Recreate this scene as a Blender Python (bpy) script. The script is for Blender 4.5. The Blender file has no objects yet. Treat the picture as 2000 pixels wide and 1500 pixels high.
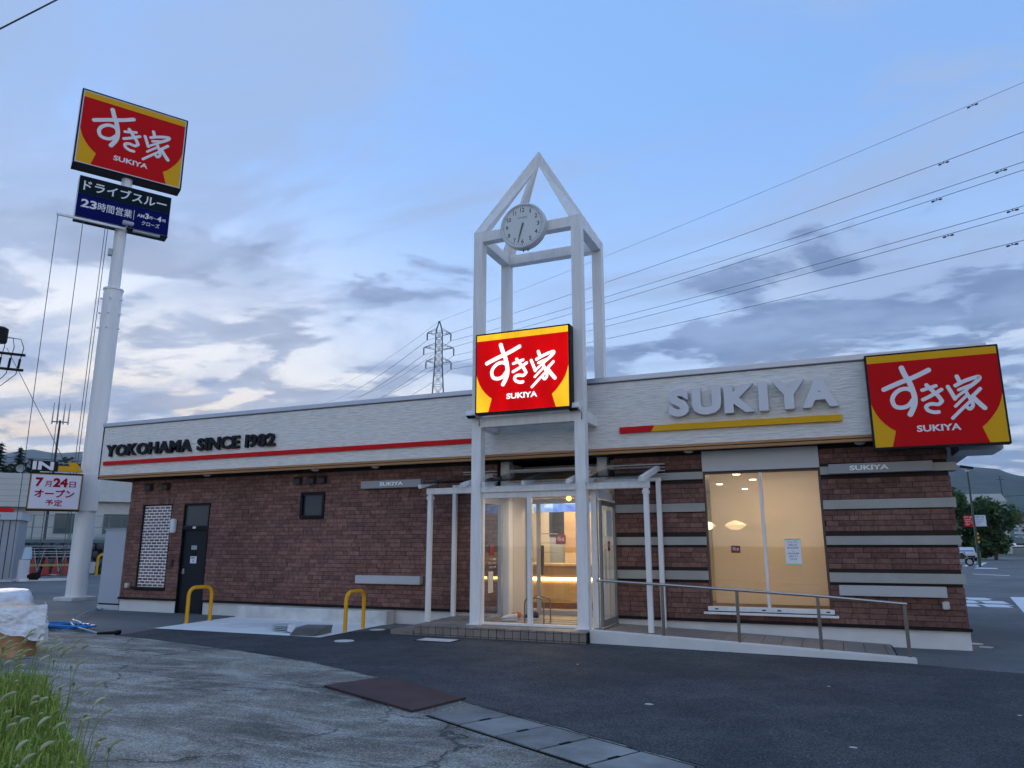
import bpy, bmesh, math, random
from mathutils import Vector, Matrix, noise
rnd = random.Random(7)
sc = bpy.context.scene
COL = sc.collection
R = math.radians

# ------------------------------------------------------------------ camera
cam = bpy.data.cameras.new('camera'); camo = bpy.data.objects.new('camera', cam); COL.objects.link(camo)
cam.sensor_width = 36; cam.lens = 36 * 1430 / 2000; cam.clip_end = 30000; cam.clip_start = .05
camo.location = (0, 0, 1.6); camo.rotation_euler = (R(90 + 12.5), 0, R(23.27)); sc.camera = camo

# ------------------------------------------------------------------ sky, sun, exposure
SUN_AZ = R(-59)            # from +Y towards +X
SUN_EL = R(5)
EXPOSURE = 2.3
sc.view_settings.view_transform = 'Standard'; sc.view_settings.look = 'None'
sc.view_settings.exposure = EXPOSURE; sc.view_settings.gamma = 1
sc.view_settings.use_curve_mapping = False
sc.cycles.use_denoising = True
sc.cycles.max_bounces = 5; sc.cycles.diffuse_bounces = 3; sc.cycles.glossy_bounces = 3; sc.cycles.transparent_max_bounces = 12
sc.cycles.use_adaptive_sampling = True; sc.cycles.adaptive_threshold = .02
sc.cycles.sample_clamp_indirect = 4
world = bpy.data.worlds.new('World'); sc.world = world; world.use_nodes = True


class NT:
    """small helper for node trees"""
    def __init__(s, tree): s.t = tree; s.n = tree.nodes; s.l = tree.links
    def add(s, typ, **kw):
        n = s.n.new(typ)
        for k, v in kw.items():
            if k == 'inp':
                for i, val in v.items():
                    if isinstance(val, bpy.types.NodeSocket): s.l.new(val, n.inputs[i])
                    else: n.inputs[i].default_value = val
            else: setattr(n, k, v)
        return n
    def math(s, op, a, b=0., c=0., clamp=False):
        return s.add('ShaderNodeMath', operation=op, use_clamp=clamp, inp={0: a, 1: b, 2: c}).outputs[0]
    def mix(s, f, a, b, blend='MIX'):
        n = s.add('ShaderNodeMix', data_type='RGBA', blend_type=blend)
        for sock, v in ((n.inputs[0], f), (n.inputs[6], a), (n.inputs[7], b)):
            if isinstance(v, bpy.types.NodeSocket): s.l.new(v, sock)
            else: sock.default_value = v if not isinstance(v, tuple) or len(v) == 4 else (*v, 1)
        return n.outputs[2]
    def ramp(s, v, a, b, c=0., d=1.):
        return s.add('ShaderNodeMapRange', interpolation_type='SMOOTHSTEP', inp={0: v, 1: a, 2: b, 3: c, 4: d}).outputs[0]
    def noise(s, vec, scale, detail=4, rough=.55, dist=0.):
        return s.add('ShaderNodeTexNoise', inp={'Vector': vec, 'Scale': scale, 'Detail': detail, 'Roughness': rough, 'Distortion': dist}).outputs[0]


def build_world():
    g = NT(world.node_tree); g.n.clear()
    out = g.add('ShaderNodeOutputWorld'); bg = g.add('ShaderNodeBackground')
    g.l.new(bg.outputs[0], out.inputs[0])
    sky = g.add('ShaderNodeTexSky', sky_type='NISHITA', sun_disc=False)
    sky.sun_elevation = SUN_EL; sky.sun_rotation = SUN_AZ; sky.altitude = 300
    sky.air_density = 1.0; sky.dust_density = .6; sky.ozone_density = 2.2
    d = g.add('ShaderNodeTexCoord').outputs['Generated']
    sep = g.add('ShaderNodeSeparateXYZ', inp={0: d})
    x, y, z = sep.outputs
    zz = g.math('MAXIMUM', z, 0.)
    den = g.math('ADD', zz, .10)
    p = g.add('ShaderNodeCombineXYZ', inp={0: g.math('DIVIDE', x, den), 1: g.math('DIVIDE', y, den), 2: 0.}).outputs[0]
    # towards the sunset
    sd = g.add('ShaderNodeVectorMath', operation='DOT_PRODUCT', inp={0: d, 1: (math.sin(SUN_AZ), math.cos(SUN_AZ), .04)}).outputs['Value']
    glow = g.ramp(sd, .74, 1.0)
    low = g.ramp(zz, .50, .08)
    warm = g.math('MULTIPLY', glow, low)
    base = g.mix(1., sky.outputs[0], (SKY_GAIN[0], SKY_GAIN[1], SKY_GAIN[2]), 'MULTIPLY')
    base = g.mix(.78, base, ZEN)          # even high haze
    # evening air: pale veil towards the horizon
    hz = g.ramp(zz, .56, -.05)
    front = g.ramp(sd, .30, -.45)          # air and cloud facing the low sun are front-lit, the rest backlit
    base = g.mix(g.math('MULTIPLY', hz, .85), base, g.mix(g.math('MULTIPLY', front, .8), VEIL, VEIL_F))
    base = g.mix(g.math('MULTIPLY', warm, .95), base, GLOW)
    base = g.mix(g.math('MULTIPLY', g.ramp(sd, .80, 1.), g.ramp(zz, .26, .05, 0, .9)), base, PEACH)
    # high thin veil
    wisp = g.noise(g.add('ShaderNodeMapping', inp={0: p, 2: (0, 0, .5), 3: (.5, 1.0, 1)}).outputs[0], 1.7, 8, .62, .7)
    base = g.mix(g.math('MULTIPLY', g.ramp(wisp, .44, .62), .80), base, WISP)
    # bright broken cloud near the sunset
    n2 = g.noise(g.add('ShaderNodeMapping', inp={0: p, 1: (3.1, 1.7, 0), 3: (1.0, .55, 1)}).outputs[0], 1.2, 8, .58, .4)
    br = g.math('MULTIPLY', g.ramp(n2, .45, .60), g.math('MULTIPLY', g.ramp(sd, .45, .95, .62, 1.), g.ramp(zz, .42, .10)))
    base = g.mix(g.math('MULTIPLY', br, .85), base, BRIGHT)
    # grey-blue evening cumulus, denser low down
    mp = g.add('ShaderNodeMapping', inp={0: p, 1: CLOUD_OFF, 2: (0, 0, 0), 3: (.8, 1.0, 1)}).outputs[0]
    n1 = g.math('ADD', g.math('MULTIPLY', g.noise(mp, .75, 3, .5, .2), .40), g.math('MULTIPLY', g.noise(mp, 2.3, 11, .60, .3), .60))
    thr = g.ramp(zz, .28, .52, .472, .64)
    cl = g.ramp(g.math('SUBTRACT', n1, thr), .0, .055)
    shade = g.noise(mp, 3.2, 6, .6)
    ccol = g.mix(g.ramp(shade, .35, .7), CLOUD_D, CLOUD_L)
    ccol = g.mix(g.math('MULTIPLY', glow, .16), ccol, BRIGHT)
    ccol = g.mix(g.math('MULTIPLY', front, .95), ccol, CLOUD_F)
    base = g.mix(g.math('MULTIPLY', cl, g.ramp(sd, .75, 1., .88, .74)), base, ccol)
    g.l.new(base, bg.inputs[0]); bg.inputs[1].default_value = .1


SKY_GAIN = (1.12, 1.18, 1.42)
K = 13.0 / (2 ** EXPOSURE)          # background strength .1
def skc(r, g, b): return (r * K, g * K, b * K, 1)
ZEN = skc(.216, .398, .76); VEIL = skc(.62, .69, .78); PEACH = skc(.98, .74, .50); GLOW = skc(.92, .86, .78); WISP = skc(.30, .405, .62)
BRIGHT = skc(.88, .87, .86); CLOUD_D = skc(.125, .195, .36); CLOUD_L = skc(.23, .33, .54)
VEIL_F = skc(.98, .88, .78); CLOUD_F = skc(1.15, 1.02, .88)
CLOUD_OFF = (3.3, 11.0, 0)
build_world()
sun = bpy.data.lights.new('sun', 'SUN'); sun.energy = .5; sun.angle = R(20); sun.color = (1, .80, .62)
suno = bpy.data.objects.new('sun', sun); COL.objects.link(suno)
sdir = Vector((math.sin(SUN_AZ) * math.cos(SUN_EL), math.cos(SUN_AZ) * math.cos(SUN_EL), math.sin(SUN_EL)))
suno.rotation_euler = (-sdir).to_track_quat('-Z', 'Y').to_euler(); suno.location = (-60, 40, 40)

# ------------------------------------------------------------------ materials
MATS = {}
def M(name, col=(.5, .5, .5), rough=.5, metal=0., var=0., vscale=3., bump=0., bscale=60., emit=0., ecol=None, spec=.5, stretch=(1, 1, 1), island=0., trans=0., var2=0., evar=0.):
    if name in MATS: return MATS[name]
    m = bpy.data.materials.new(name); m.use_nodes = True; MATS[name] = m
    g = NT(m.node_tree); b = g.n['Principled BSDF']
    b.inputs['Base Color'].default_value = (*col, 1); b.inputs['Roughness'].default_value = rough
    b.inputs['Metallic'].default_value = metal; b.inputs['Specular IOR Level'].default_value = spec
    pos = None
    if var or bump:
        pos = g.add('ShaderNodeNewGeometry').outputs['Position']
        pos = g.add('ShaderNodeMapping', inp={0: pos, 3: stretch}).outputs[0]
    c = None
    if var:
        n = g.noise(pos, vscale, 6, .6)
        c = g.mix(g.ramp(n, .3, .7), tuple(max(0, v * (1 - var)) for v in col), tuple(min(1, v * (1 + var)) for v in col))
    if var2:
        n = g.noise(g.add('ShaderNodeMapping', inp={0: pos, 3: (.5, 1, .9)}).outputs[0], 1.1, 6, .62, .5); f = g.ramp(n, .3, .7, 1 - var2, 1 + var2 * .6)
        c = g.mix(1., c, g.add('ShaderNodeCombineXYZ', inp={0: f, 1: f, 2: f}).outputs[0], 'MULTIPLY')
    if island:
        rn = g.math('FRACT', g.math('ADD', g.add('ShaderNodeNewGeometry').outputs['Random Per Island'], g.add('ShaderNodeObjectInfo').outputs['Random']))
        f = g.math('MULTIPLY_ADD', rn, 2 * island, 1 - island)
        c = g.mix(1., c if c else (*col, 1), g.add('ShaderNodeCombineXYZ', inp={0: f, 1: f, 2: f}).outputs[0], 'MULTIPLY')
    if c: g.l.new(c, b.inputs['Base Color'])
    if bump:
        bn = g.add('ShaderNodeBump', inp={'Strength': bump, 'Distance': .02, 'Height': g.noise(pos, bscale, 4, .6)})
        g.l.new(bn.outputs[0], b.inputs['Normal'])
    if emit:
        emit *= 2 / 2 ** EXPOSURE
        b.inputs['Emission Color'].default_value = (*(ecol or col), 1); b.inputs['Emission Strength'].default_value = emit
    if evar:
        n = g.noise(g.add('ShaderNodeMapping', inp={0: g.add('ShaderNodeNewGeometry').outputs['Position'], 3: (2.2, 1, .7)}).outputs[0], 1.3, 2)
        g.l.new(g.ramp(n, .3, .7, emit * (1 - evar), emit * (1 + evar)), b.inputs['Emission Strength'])
    if trans: b.inputs['Transmission Weight'].default_value = trans
    return m


def mat_glass(name, tint=(1, 1, 1), refl=.12):
    m = bpy.data.materials.new(name); m.use_nodes = True; MATS[name] = m
    g = NT(m.node_tree); g.n.remove(g.n['Principled BSDF'])
    out = g.n['Material Output']
    tr = g.add('ShaderNodeBsdfTransparent', inp={0: (*tint, 1)}); gl = g.add('ShaderNodeBsdfGlossy', inp={0: (1, 1, 1, 1), 1: .02})
    fc_ = g.add('ShaderNodeLayerWeight', inp={0: .5}).outputs['Facing']      # Schlick, the same from both sides
    fr = g.math('MULTIPLY_ADD', g.math('POWER', fc_, 5.), .9, refl * .3)
    mx = g.add('ShaderNodeMixShader', inp={0: fr, 1: tr.outputs[0], 2: gl.outputs[0]})
    g.l.new(mx.outputs[0], out.inputs[0]); return m


def mat_blind():
    m = bpy.data.materials.new('roller_screen_cloth'); m.use_nodes = True
    g = NT(m.node_tree); g.n.remove(g.n['Principled BSDF']); out = g.n['Material Output']
    pos = g.add('ShaderNodeNewGeometry').outputs['Position']
    n = g.noise(g.add('ShaderNodeMapping', inp={0: pos, 3: (60, 1, 2)}).outputs[0], 2, 3)
    c = g.mix(n, (.60, .49, .37, 1), (.68, .56, .43, 1))
    df = g.add('ShaderNodeBsdfDiffuse', inp={0: c}); tl = g.add('ShaderNodeBsdfTranslucent', inp={0: c})
    a = g.add('ShaderNodeMixShader', inp={0: .5, 1: df.outputs[0], 2: tl.outputs[0]})
    tr = g.add('ShaderNodeBsdfTransparent', inp={0: (1, .93, .82, 1)})
    b = g.add('ShaderNodeMixShader', inp={0: .20, 1: a.outputs[0], 2: tr.outputs[0]})
    g.l.new(b.outputs[0], out.inputs[0]); return m


def mat_ground(name, base, dark, light, patch=.6, crack=False, speck=.35, wear=0., warp=1.):
    m = bpy.data.materials.new(name); m.use_nodes = True
    g = NT(m.node_tree); b = g.n['Principled BSDF']; b.inputs['Specular IOR Level'].default_value = .35
    pos = g.add('ShaderNodeNewGeometry').outputs['Position']
    n1 = g.noise(pos, patch, 8, .62, .4); n2 = g.noise(pos, patch * 4.7, 6, .65)
    c = g.mix(g.ramp(n1, .34, .66), dark, light)
    c = g.mix(g.ramp(n2, .35, .75, 0, .55), c, base)
    sp = g.add('ShaderNodeTexVoronoi', inp={'Vector': pos, 'Scale': 95.}).outputs['Color']
    sv = g.add('ShaderNodeSeparateXYZ', inp={0: sp}).outputs[0]
    f = g.math('MULTIPLY_ADD', g.math('POWER', sv, 2.2), 2.2 * speck, 1 - .6 * speck)
    c = g.mix(1., c, g.add('ShaderNodeCombineXYZ', inp={0: f, 1: f, 2: f}).outputs[0], 'MULTIPLY')
    if wear:
        ws = g.noise(g.add('ShaderNodeMapping', inp={0: pos, 2: (0, 0, R(25)), 3: (.55, 1.9, 1)}).outputs[0], 1.1, 10, .72, .8)
        sn = g.noise(pos, 38., 3, .7)
        wm = g.math('MULTIPLY', g.ramp(ws, .46, .62), g.ramp(sn, .38, .56))
        c = g.mix(g.math('MULTIPLY', wm, wear), c, (.62, .60, .54, 1))
    h = g.noise(pos, 140., 3, .7)
    if crack:
        wv = g.add('ShaderNodeVectorMath', operation='ADD', inp={0: pos, 1: g.add('ShaderNodeVectorMath', operation='SCALE', inp={0: g.add('ShaderNodeTexNoise', inp={'Vector': pos, 'Scale': 1.3, 'Detail': 6.}).outputs['Color'], 'Scale': 1.1}).outputs[0]}).outputs[0]
        v = g.add('ShaderNodeTexVoronoi', feature='DISTANCE_TO_EDGE', inp={'Vector': wv, 'Scale': .34}).outputs[0]
        gate = g.ramp(g.noise(pos, .45, 3), .40, .49)
        ck = g.math('MULTIPLY', g.ramp(v, .0085, .001), gate)
        c = g.mix(g.math('MULTIPLY', ck, .75), c, (.02, .02, .02, 1))
        h = g.math('SUBTRACT', h, ck)
    g.l.new(c, b.inputs['Base Color'])
    g.l.new(g.ramp(n2, .2, .8, .68, .95), b.inputs['Roughness'])
    bn = g.add('ShaderNodeBump', inp={'Strength': .55, 'Distance': .008, 'Height': h}); g.l.new(bn.outputs[0], b.inputs['Normal'])
    return m


def mat_siding():
    """white siding panels with fine horizontal split-stone ripples"""
    m = bpy.data.materials.new('white_siding'); m.use_nodes = True
    g = NT(m.node_tree); b = g.n['Principled BSDF']; b.inputs['Roughness'].default_value = .6
    pos = g.add('ShaderNodeNewGeometry').outputs['Position']
    n = g.noise(g.add('ShaderNodeMapping', inp={0: pos, 3: (2.6, 1, 26)}).outputs[0], 1.4, 5, .6, .3)
    dirt = g.noise(g.add('ShaderNodeMapping', inp={0: pos, 3: (1.2, 1, .35)}).outputs[0], 1., 5, .6)
    c = g.mix(g.ramp(n, .30, .62), (.74, .70, .63, 1), (.93, .88, .79, 1))
    c = g.mix(g.ramp(dirt, .45, .8, 0, .22), c, (.66, .645, .60, 1))
    g.l.new(c, b.inputs['Base Color'])
    bn = g.add('ShaderNodeBump', inp={'Strength': .9, 'Distance': .03, 'Height': n}); g.l.new(bn.outputs[0], b.inputs['Normal'])
    return m


WHITE = M('white_paint', (.87, .845, .80), .42, var=.06, vscale=2.2, stretch=(5, 5, .55), bump=.04, bscale=40)
POLEW = M('pole_paint', (.88, .865, .83), .38, var=.05, vscale=1.6, stretch=(4, 4, .3))
SIDING = mat_siding()
BRICK = M('brown_brick', (.235, .122, .096), .85, var=.20, vscale=14, bump=.6, bscale=90, island=.22, spec=.2, var2=.20)
MORTAR = M('brick_joint', (.05, .034, .028), .95, spec=.1)
BAND = M('taupe_band', (.40, .385, .335), .6, var=.07)
PLINTH = M('grey_plinth_paint', (.74, .715, .665), .6, var=.06, vscale=2)
CONC = M('pale_concrete', (.62, .61, .57), .8, var=.16, vscale=2.4, bump=.15)
BLACK = M('black_metal', (.007, .007, .008), .55, spec=.25)
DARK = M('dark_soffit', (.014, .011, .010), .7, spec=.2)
BROWN = M('brown_trim', (.42, .205, .075), .45, var=.10, stretch=(.3, 1, 1))
GREYM = M('grey_metal', (.38, .40, .43), .38, .4)
SILVER = M('silver_coping', (.52, .55, .60), .35, .5)
STEEL = M('stainless_steel', (.50, .47, .42), .28, 1.)
YELLOW = M('yellow_paint', (.84, .40, .01), .45, spec=.25, var=.06)
REDP = M('red_paint', (.66, .008, .010), .5, spec=.15)
GREY_LT = M('bar_grey', (.52, .51, .50), .42, .1)
DOORC = M('dark_door', (.006, .009, .014), .45, spec=.3)
GLASS = mat_glass('clear_glass'); GLASSD = mat_glass('dark_glass', (.35, .38, .40), .2)
WGLASS = mat_glass('window_glass', (.94, .95, .94), .14)
LETTERW = M('letter_white', (.72, .74, .78), .4)
LETTERK = M('letter_black', (.006, .006, .007), .5, spec=.25)
TILE = M('step_tile', (.25, .205, .165), .55, var=.14, vscale=5, island=.14)
DECKT = M('deck_tile', (.25, .215, .19), .55, var=.10, vscale=6, stretch=(1, .2, 1), island=.10)
GROUT = M('dark_grout', (.014, .014, .015), .9, spec=.1)
PAINTW = M('road_paint', (.70, .72, .74), .7, var=.07, vscale=4)
PADW = M('pad_paint', (.88, .86, .82), .7, var=.05, vscale=2)

# ------------------------------------------------------------------ mesh helpers
def wloc(o):
    v = Vector((0, 0, 0))
    while o is not None: v += o.location; o = o.parent
    return v

class B:
    def __init__(s): s.v = []; s.f = []; s.mi = []; s.cur = 0
    def quad(s, *p):
        n = len(s.v); s.v += [tuple(q) for q in p]; s.f.append(tuple(range(n, n + len(p)))); s.mi.append(s.cur); return s
    def box(s, x0, x1, y0, y1, z0, z1):
        n = len(s.v)
        s.v += [(x, y, z) for z in (z0, z1) for y in (y0, y1) for x in (x0, x1)]
        for f in ((0, 2, 3, 1), (4, 5, 7, 6), (0, 1, 5, 4), (2, 6, 7, 3), (0, 4, 6, 2), (1, 3, 7, 5)):
            s.f.append(tuple(n + i for i in f)); s.mi.append(s.cur)
        return s
    def obox(s, c, sx, sy, sz, mat):
        """box of full size sx,sy,sz centred at c with rotation matrix"""
        n = len(s.v); c = Vector(c)
        for z in (-1, 1):
            for y in (-1, 1):
                for x in (-1, 1): s.v.append(tuple(c + mat @ Vector((x * sx / 2, y * sy / 2, z * sz / 2))))
        for f in ((0, 2, 3, 1), (4, 5, 7, 6), (0, 1, 5, 4), (2, 6, 7, 3), (0, 4, 6, 2), (1, 3, 7, 5)):
            s.f.append(tuple(n + i for i in f)); s.mi.append(s.cur)
        return s
    def beam(s, a, b, w, h, upv=(0, 0, 1)):
        a = Vector(a); b = Vector(b); d = (b - a); L = d.length; d.normalize()
        u = Vector(upv); sd = d.cross(u)
        if sd.length < 1e-4: sd = d.cross(Vector((0, 1, 0)))
        sd.normalize(); u = sd.cross(d).normalized()
        return s.obox((a + b) / 2, L, w, h, Matrix((d, sd, u)).transposed())
    def tube(s, pts, r, n=8, cap=True):
        pts = [Vector(p) for p in pts]; rs = r if isinstance(r, (list, tuple)) else [r] * len(pts)
        base = len(s.v); prev = None
        for i, p in enumerate(pts):
            d = (pts[min(i + 1, len(pts) - 1)] - pts[max(i - 1, 0)])
            if d.length < 1e-9: d = Vector((0, 0, 1))
            d.normalize()
            if prev is None:
                u = d.orthogonal().normalized()
            else:
                u = (prev - d * prev.dot(d))
                u = u.normalized() if u.length > 1e-6 else d.orthogonal().normalized()
            prev = u; w = d.cross(u)
            for k in range(n):
                a = 2 * math.pi * k / n
                s.v.append(tuple(p + (u * math.cos(a) + w * math.sin(a)) * rs[i]))
        for i in range(len(pts) - 1):
            for k in range(n):
                a = base + i * n + k; b_ = base + i * n + (k + 1) % n
                s.f.append((a, b_, b_ + n, a + n)); s.mi.append(s.cur)
        if cap:
            s.f.append(tuple(base + k for k in reversed(range(n)))); s.mi.append(s.cur)
            e = base + (len(pts) - 1) * n
            s.f.append(tuple(e + k for k in range(n))); s.mi.append(s.cur)
        return s
    def lathe(s, c, prof, n=20, axis='z', squash=1.):
        """profile [(r, h)] around c"""
        base = len(s.v); c = Vector(c)
        for r, h in prof:
            for k in range(n):
                a = 2 * math.pi * k / n; u, v = r * math.cos(a), r * math.sin(a) * squash
                q = (u, v, h) if axis == 'z' else (u, -h, v) if axis == 'y' else (h, u, v)
                s.v.append(tuple(c + Vector(q)))
        for i in range(len(prof) - 1):
            for k in range(n):
                a = base + i * n + k; b_ = base + i * n + (k + 1) % n
                s.f.append((a, b_, b_ + n, a + n)); s.mi.append(s.cur)
        s.f.append(tuple(base + k for k in reversed(range(n)))); s.mi.append(s.cur)
        e = base + (len(prof) - 1) * n
        s.f.append(tuple(e + k for k in range(n))); s.mi.append(s.cur)
        return s
    def prism(s, pts, y0, y1, axis='y'):
        """polygon [(a,b)] extruded; axis y: (x,z) polygon, axis z: (x,y) polygon, axis x: (y,z) polygon"""
        n = len(s.v); k = len(pts)
        def P(a, b, t): return (a, t, b) if axis == 'y' else (a, b, t) if axis == 'z' else (t, a, b)
        s.v += [P(a, b, y0) for a, b in pts] + [P(a, b, y1) for a, b in pts]
        s.f.append(tuple(range(n, n + k))); s.f.append(tuple(reversed(range(n + k, n + 2 * k)))); s.mi += [s.cur] * 2
        for i in range(k):
            j = (i + 1) % k; s.f.append((n + i, n + k + i, n + k + j, n + j)); s.mi.append(s.cur)
        return s
    def build(s, name, mat, parent=None, smooth=False, kind=None, bevel=0.):
        off = wloc(parent) if parent else Vector((0, 0, 0))
        me = bpy.data.meshes.new(name); me.from_pydata([tuple(Vector(v) - off) for v in s.v], [], s.f)
        for m in (mat if isinstance(mat, (list, tuple)) else [mat]): me.materials.append(m)
        if any(s.mi): me.polygons.foreach_set('material_index', s.mi)
        bm = bmesh.new(); bm.from_mesh(me)
        if len(bm.faces) < 60000: bmesh.ops.recalc_face_normals(bm, faces=bm.faces)
        if bevel: bmesh.ops.bevel(bm, geom=[e for e in bm.edges if len(e.link_faces) == 2 and e.calc_face_angle(0) > .5], offset=bevel, segments=2, affect='EDGES', clamp_overlap=True)
        bm.to_mesh(me); bm.free()
        if smooth:
            me.polygons.foreach_set('use_smooth', [True] * len(me.polygons))
            try: me.set_sharp_from_angle(angle=R(40))
            except Exception: pass
        o = bpy.data.objects.new(name, me); COL.objects.link(o)
        if parent: o.parent = parent
        if kind: o['kind'] = kind
        return o


def thing(name, label, cat, loc=(0, 0, 0), group=None):
    o = bpy.data.objects.new(name, None); COL.objects.link(o); o.empty_display_size = .2
    o.location = loc; o['label'] = label; o['category'] = cat
    if group: o['group'] = group
    return o
def tag(o, label, cat, group=None):
    o['label'] = label; o['category'] = cat
    if group: o['group'] = group
    return o
def struct(o): o['kind'] = 'structure'; return o
def copy_tree(o, parent=None):
    c = o.copy(); COL.objects.link(c); c.parent = parent
    for ch in list(o.children): copy_tree(ch, c)
    return c

_TC = {}
def text_geo(body, bold=.0):
    """2-D outline of a text as (verts, faces, bounds)"""
    key = (body, bold)
    if key in _TC: return _TC[key]
    cu = bpy.data.curves.new('t', 'FONT'); cu.body = body; cu.offset = bold; cu.resolution_u = 3
    ob = bpy.data.objects.new('t', cu)
    me = bpy.data.meshes.new_from_object(ob)
    v = [tuple(p.co) for p in me.vertices]; f = [tuple(p.vertices) for p in me.polygons]
    bpy.data.objects.remove(ob); bpy.data.curves.remove(cu); bpy.data.meshes.remove(me)
    if bold:
        a0, a1, c0, c1_ = text_geo(body, 0.)[2]; a0 -= bold; a1 += bold; c0 -= bold; c1_ += bold
        v = [(min(max(p[0], a0), a1), min(max(p[1], c0), c1_), 0) for p in v]; bnd = (a0, a1, c0, c1_)
    else:
        xs = [p[0] for p in v]; ys = [p[1] for p in v]; bnd = (min(xs), max(xs), min(ys), max(ys))
    _TC[key] = (v, f, bnd); return _TC[key]
def text(b, body, o, u, v, w, h, depth=0., bold=.02, shear=0.):
    """write a text into builder b fitted to w x h with lower-left corner o, axes u (right) and v (up); depth towards -n"""
    V, F, (x0, x1, y0, y1) = text_geo(body, bold)
    o = Vector(o); u = Vector(u).normalized(); v = Vector(v).normalized(); nrm = u.cross(v)   # faces the viewer
    n = len(b.v)
    P = [o + u * ((p[0] - x0) / (x1 - x0) * w + shear * (p[1] - y0) / (y1 - y0) * h) + v * ((p[1] - y0) / max(1e-6, y1 - y0) * h) for p in V]
    b.v += [tuple(p + nrm * depth) for p in P]
    for f in F: b.f.append(tuple(n + i for i in f)); b.mi.append(b.cur)
    if depth:
        m = len(b.v); b.v += [tuple(p) for p in P]
        ed = {}
        for f in F:
            for i in range(len(f)):
                e = (f[i], f[(i + 1) % len(f)]); ed[e] = ed.get(e, 0) + 1
        for (i, j) in ed:
            if (j, i) not in ed:
                b.f.append((n + i, m + i, m + j, n + j)); b.mi.append(b.cur)
    return b

# ------------------------------------------------------------------ ground
G_OLD = mat_ground('worn_asphalt', (.20, .186, .152, 1), (.085, .08, .068, 1), (.30, .28, .232, 1), .75, True, .65, .62)
G_NEW = mat_ground('fresh_asphalt', (.046, .050, .055, 1), (.034, .038, .043, 1), (.070, .074, .078, 1), .45, False, .85)
G_MID = mat_ground('car_park_asphalt', (.145, .147, .143, 1), (.110, .112, .110, 1), (.18, .182, .176, 1), .3, False, .3)
G_LAND = M('far_land', (.07, .085, .05), .95, var=.3, vscale=.02)
b = B(); N = 40
for i in range(N):
    for j in range(1):
        pass
b.quad((-9000, -3000, -.06), (9000, -3000, -.06), (9000, 9000, -.06), (-9000, 9000, -.06))
struct(b.build('ground', G_LAND))
struct(B().box(-75, 60, -40, 135, -.3, 0).build('car_park', G_MID))

def ragged(pts, step=.12, amp=.018, closed=True):
    out = []
    for i in range(len(pts)):
        a = Vector(pts[i]); c = Vector(pts[(i + 1) % len(pts)])
        if not closed and i == len(pts) - 1: break
        k = max(1, int((c - a).length / step))
        for t in range(k):
            p = a.lerp(c, t / k); q = noise.noise(Vector((p.x * 4.1, p.y * 4.1, 3.))); q2 = noise.noise(Vector((p.x * 11., p.y * 11., 9.)))
            out.append((p.x + amp * q2, p.y + amp * (q + q2)))
    return out
def flat(name, pts, z, mat, parent=None):
    bb = B(); bb.quad(*[(p[0], p[1], z) for p in pts]); o = bb.build(name, mat, parent); return o
def thick(name, pts, z, mat, t=.003):
    return B().prism(pts, z - t, z, 'z').build(name, mat)
# worn foreground pavement and the fresh asphalt that wraps the shop
EDGE = [(-17.0, 10.6), (-13.0, 10.15), (-11.2, 9.95), (-8.85, 9.45), (-7.0, 8.95), (-5.24, 8.22), (-3.69, 7.35), (-2.36, 6.69), (-1.01, 5.99), (1.0, 4.95), (4.0, 3.4), (9.0, .8)]
old = EDGE[::1] + [(9, -12), (-40, -12), (-40, 7.5), (-24, 10.2)]
struct(thick('worn_pavement', ragged(old, .2), .004, G_OLD))
new = [(-12.2, 10.12)] + EDGE[2:] + [(14, 2.5), (13, 8.0), (6.0, 10.4), (2.6, 11.6), (.95, 12.03), (-.5, 12.6), (-4, 13.2), (-6.5, 13.0), (-8.0, 13.4), (-9.0, 11.4), (-12.5, 11.2)]
struct(thick('fresh_asphalt_lane', ragged(new, .1, .03), .008, G_NEW))
# bicycle parking pad with the painted bicycle
pad = [(-12.58, 11.22), (-8.6, 11.3), (-8.72, 13.62), (-12.85, 13.62)]
po = struct(thick('bicycle_pad', pad, .012, PADW))
bk = B()
def ring(bb, c, r, w, z, n=28, sq=1.):
    for k in range(n):
        a, a2 = 2 * math.pi * k / n, 2 * math.pi * (k + 1) / n
        bb.quad(*[(c[0] + rr * math.cos(t), c[1] + rr * sq * math.sin(t), z) for rr, t in ((r, a), (r + w, a), (r + w, a2), (r, a2))])
ring(bk, (-11.25, 12.35), .36, .07, .0165); ring(bk, (-10.15, 12.35), .36, .07, .0165)
def gline(bb, a, c, w, z):
    a = Vector((*a, z)); c = Vector((*c, z)); d = (c - a).normalized(); s_ = Vector((-d.y, d.x, 0)) * w / 2
    bb.quad(a - s_, c - s_, c + s_, a + s_)
for i, (a, c) in enumerate([((-11.25, 12.35), (-10.95, 12.85)), ((-10.95, 12.85), (-10.3, 12.85)), ((-10.15, 12.35), (-10.35, 13.0)), ((-10.7, 12.35), (-10.3, 12.83)), ((-11.22, 12.36), (-10.7, 12.36)), ((-10.7, 12.36), (-10.95, 12.95)), ((-10.5, 13.02), (-10.2, 13.02)), ((-11.1, 12.98), (-10.85, 12.98))]): gline(bk, a, c, .06, .0165 + i * .0003)
bk.build('bicycle_symbol', M('symbol_white', (.80, .82, .84), .7), po)

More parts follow.
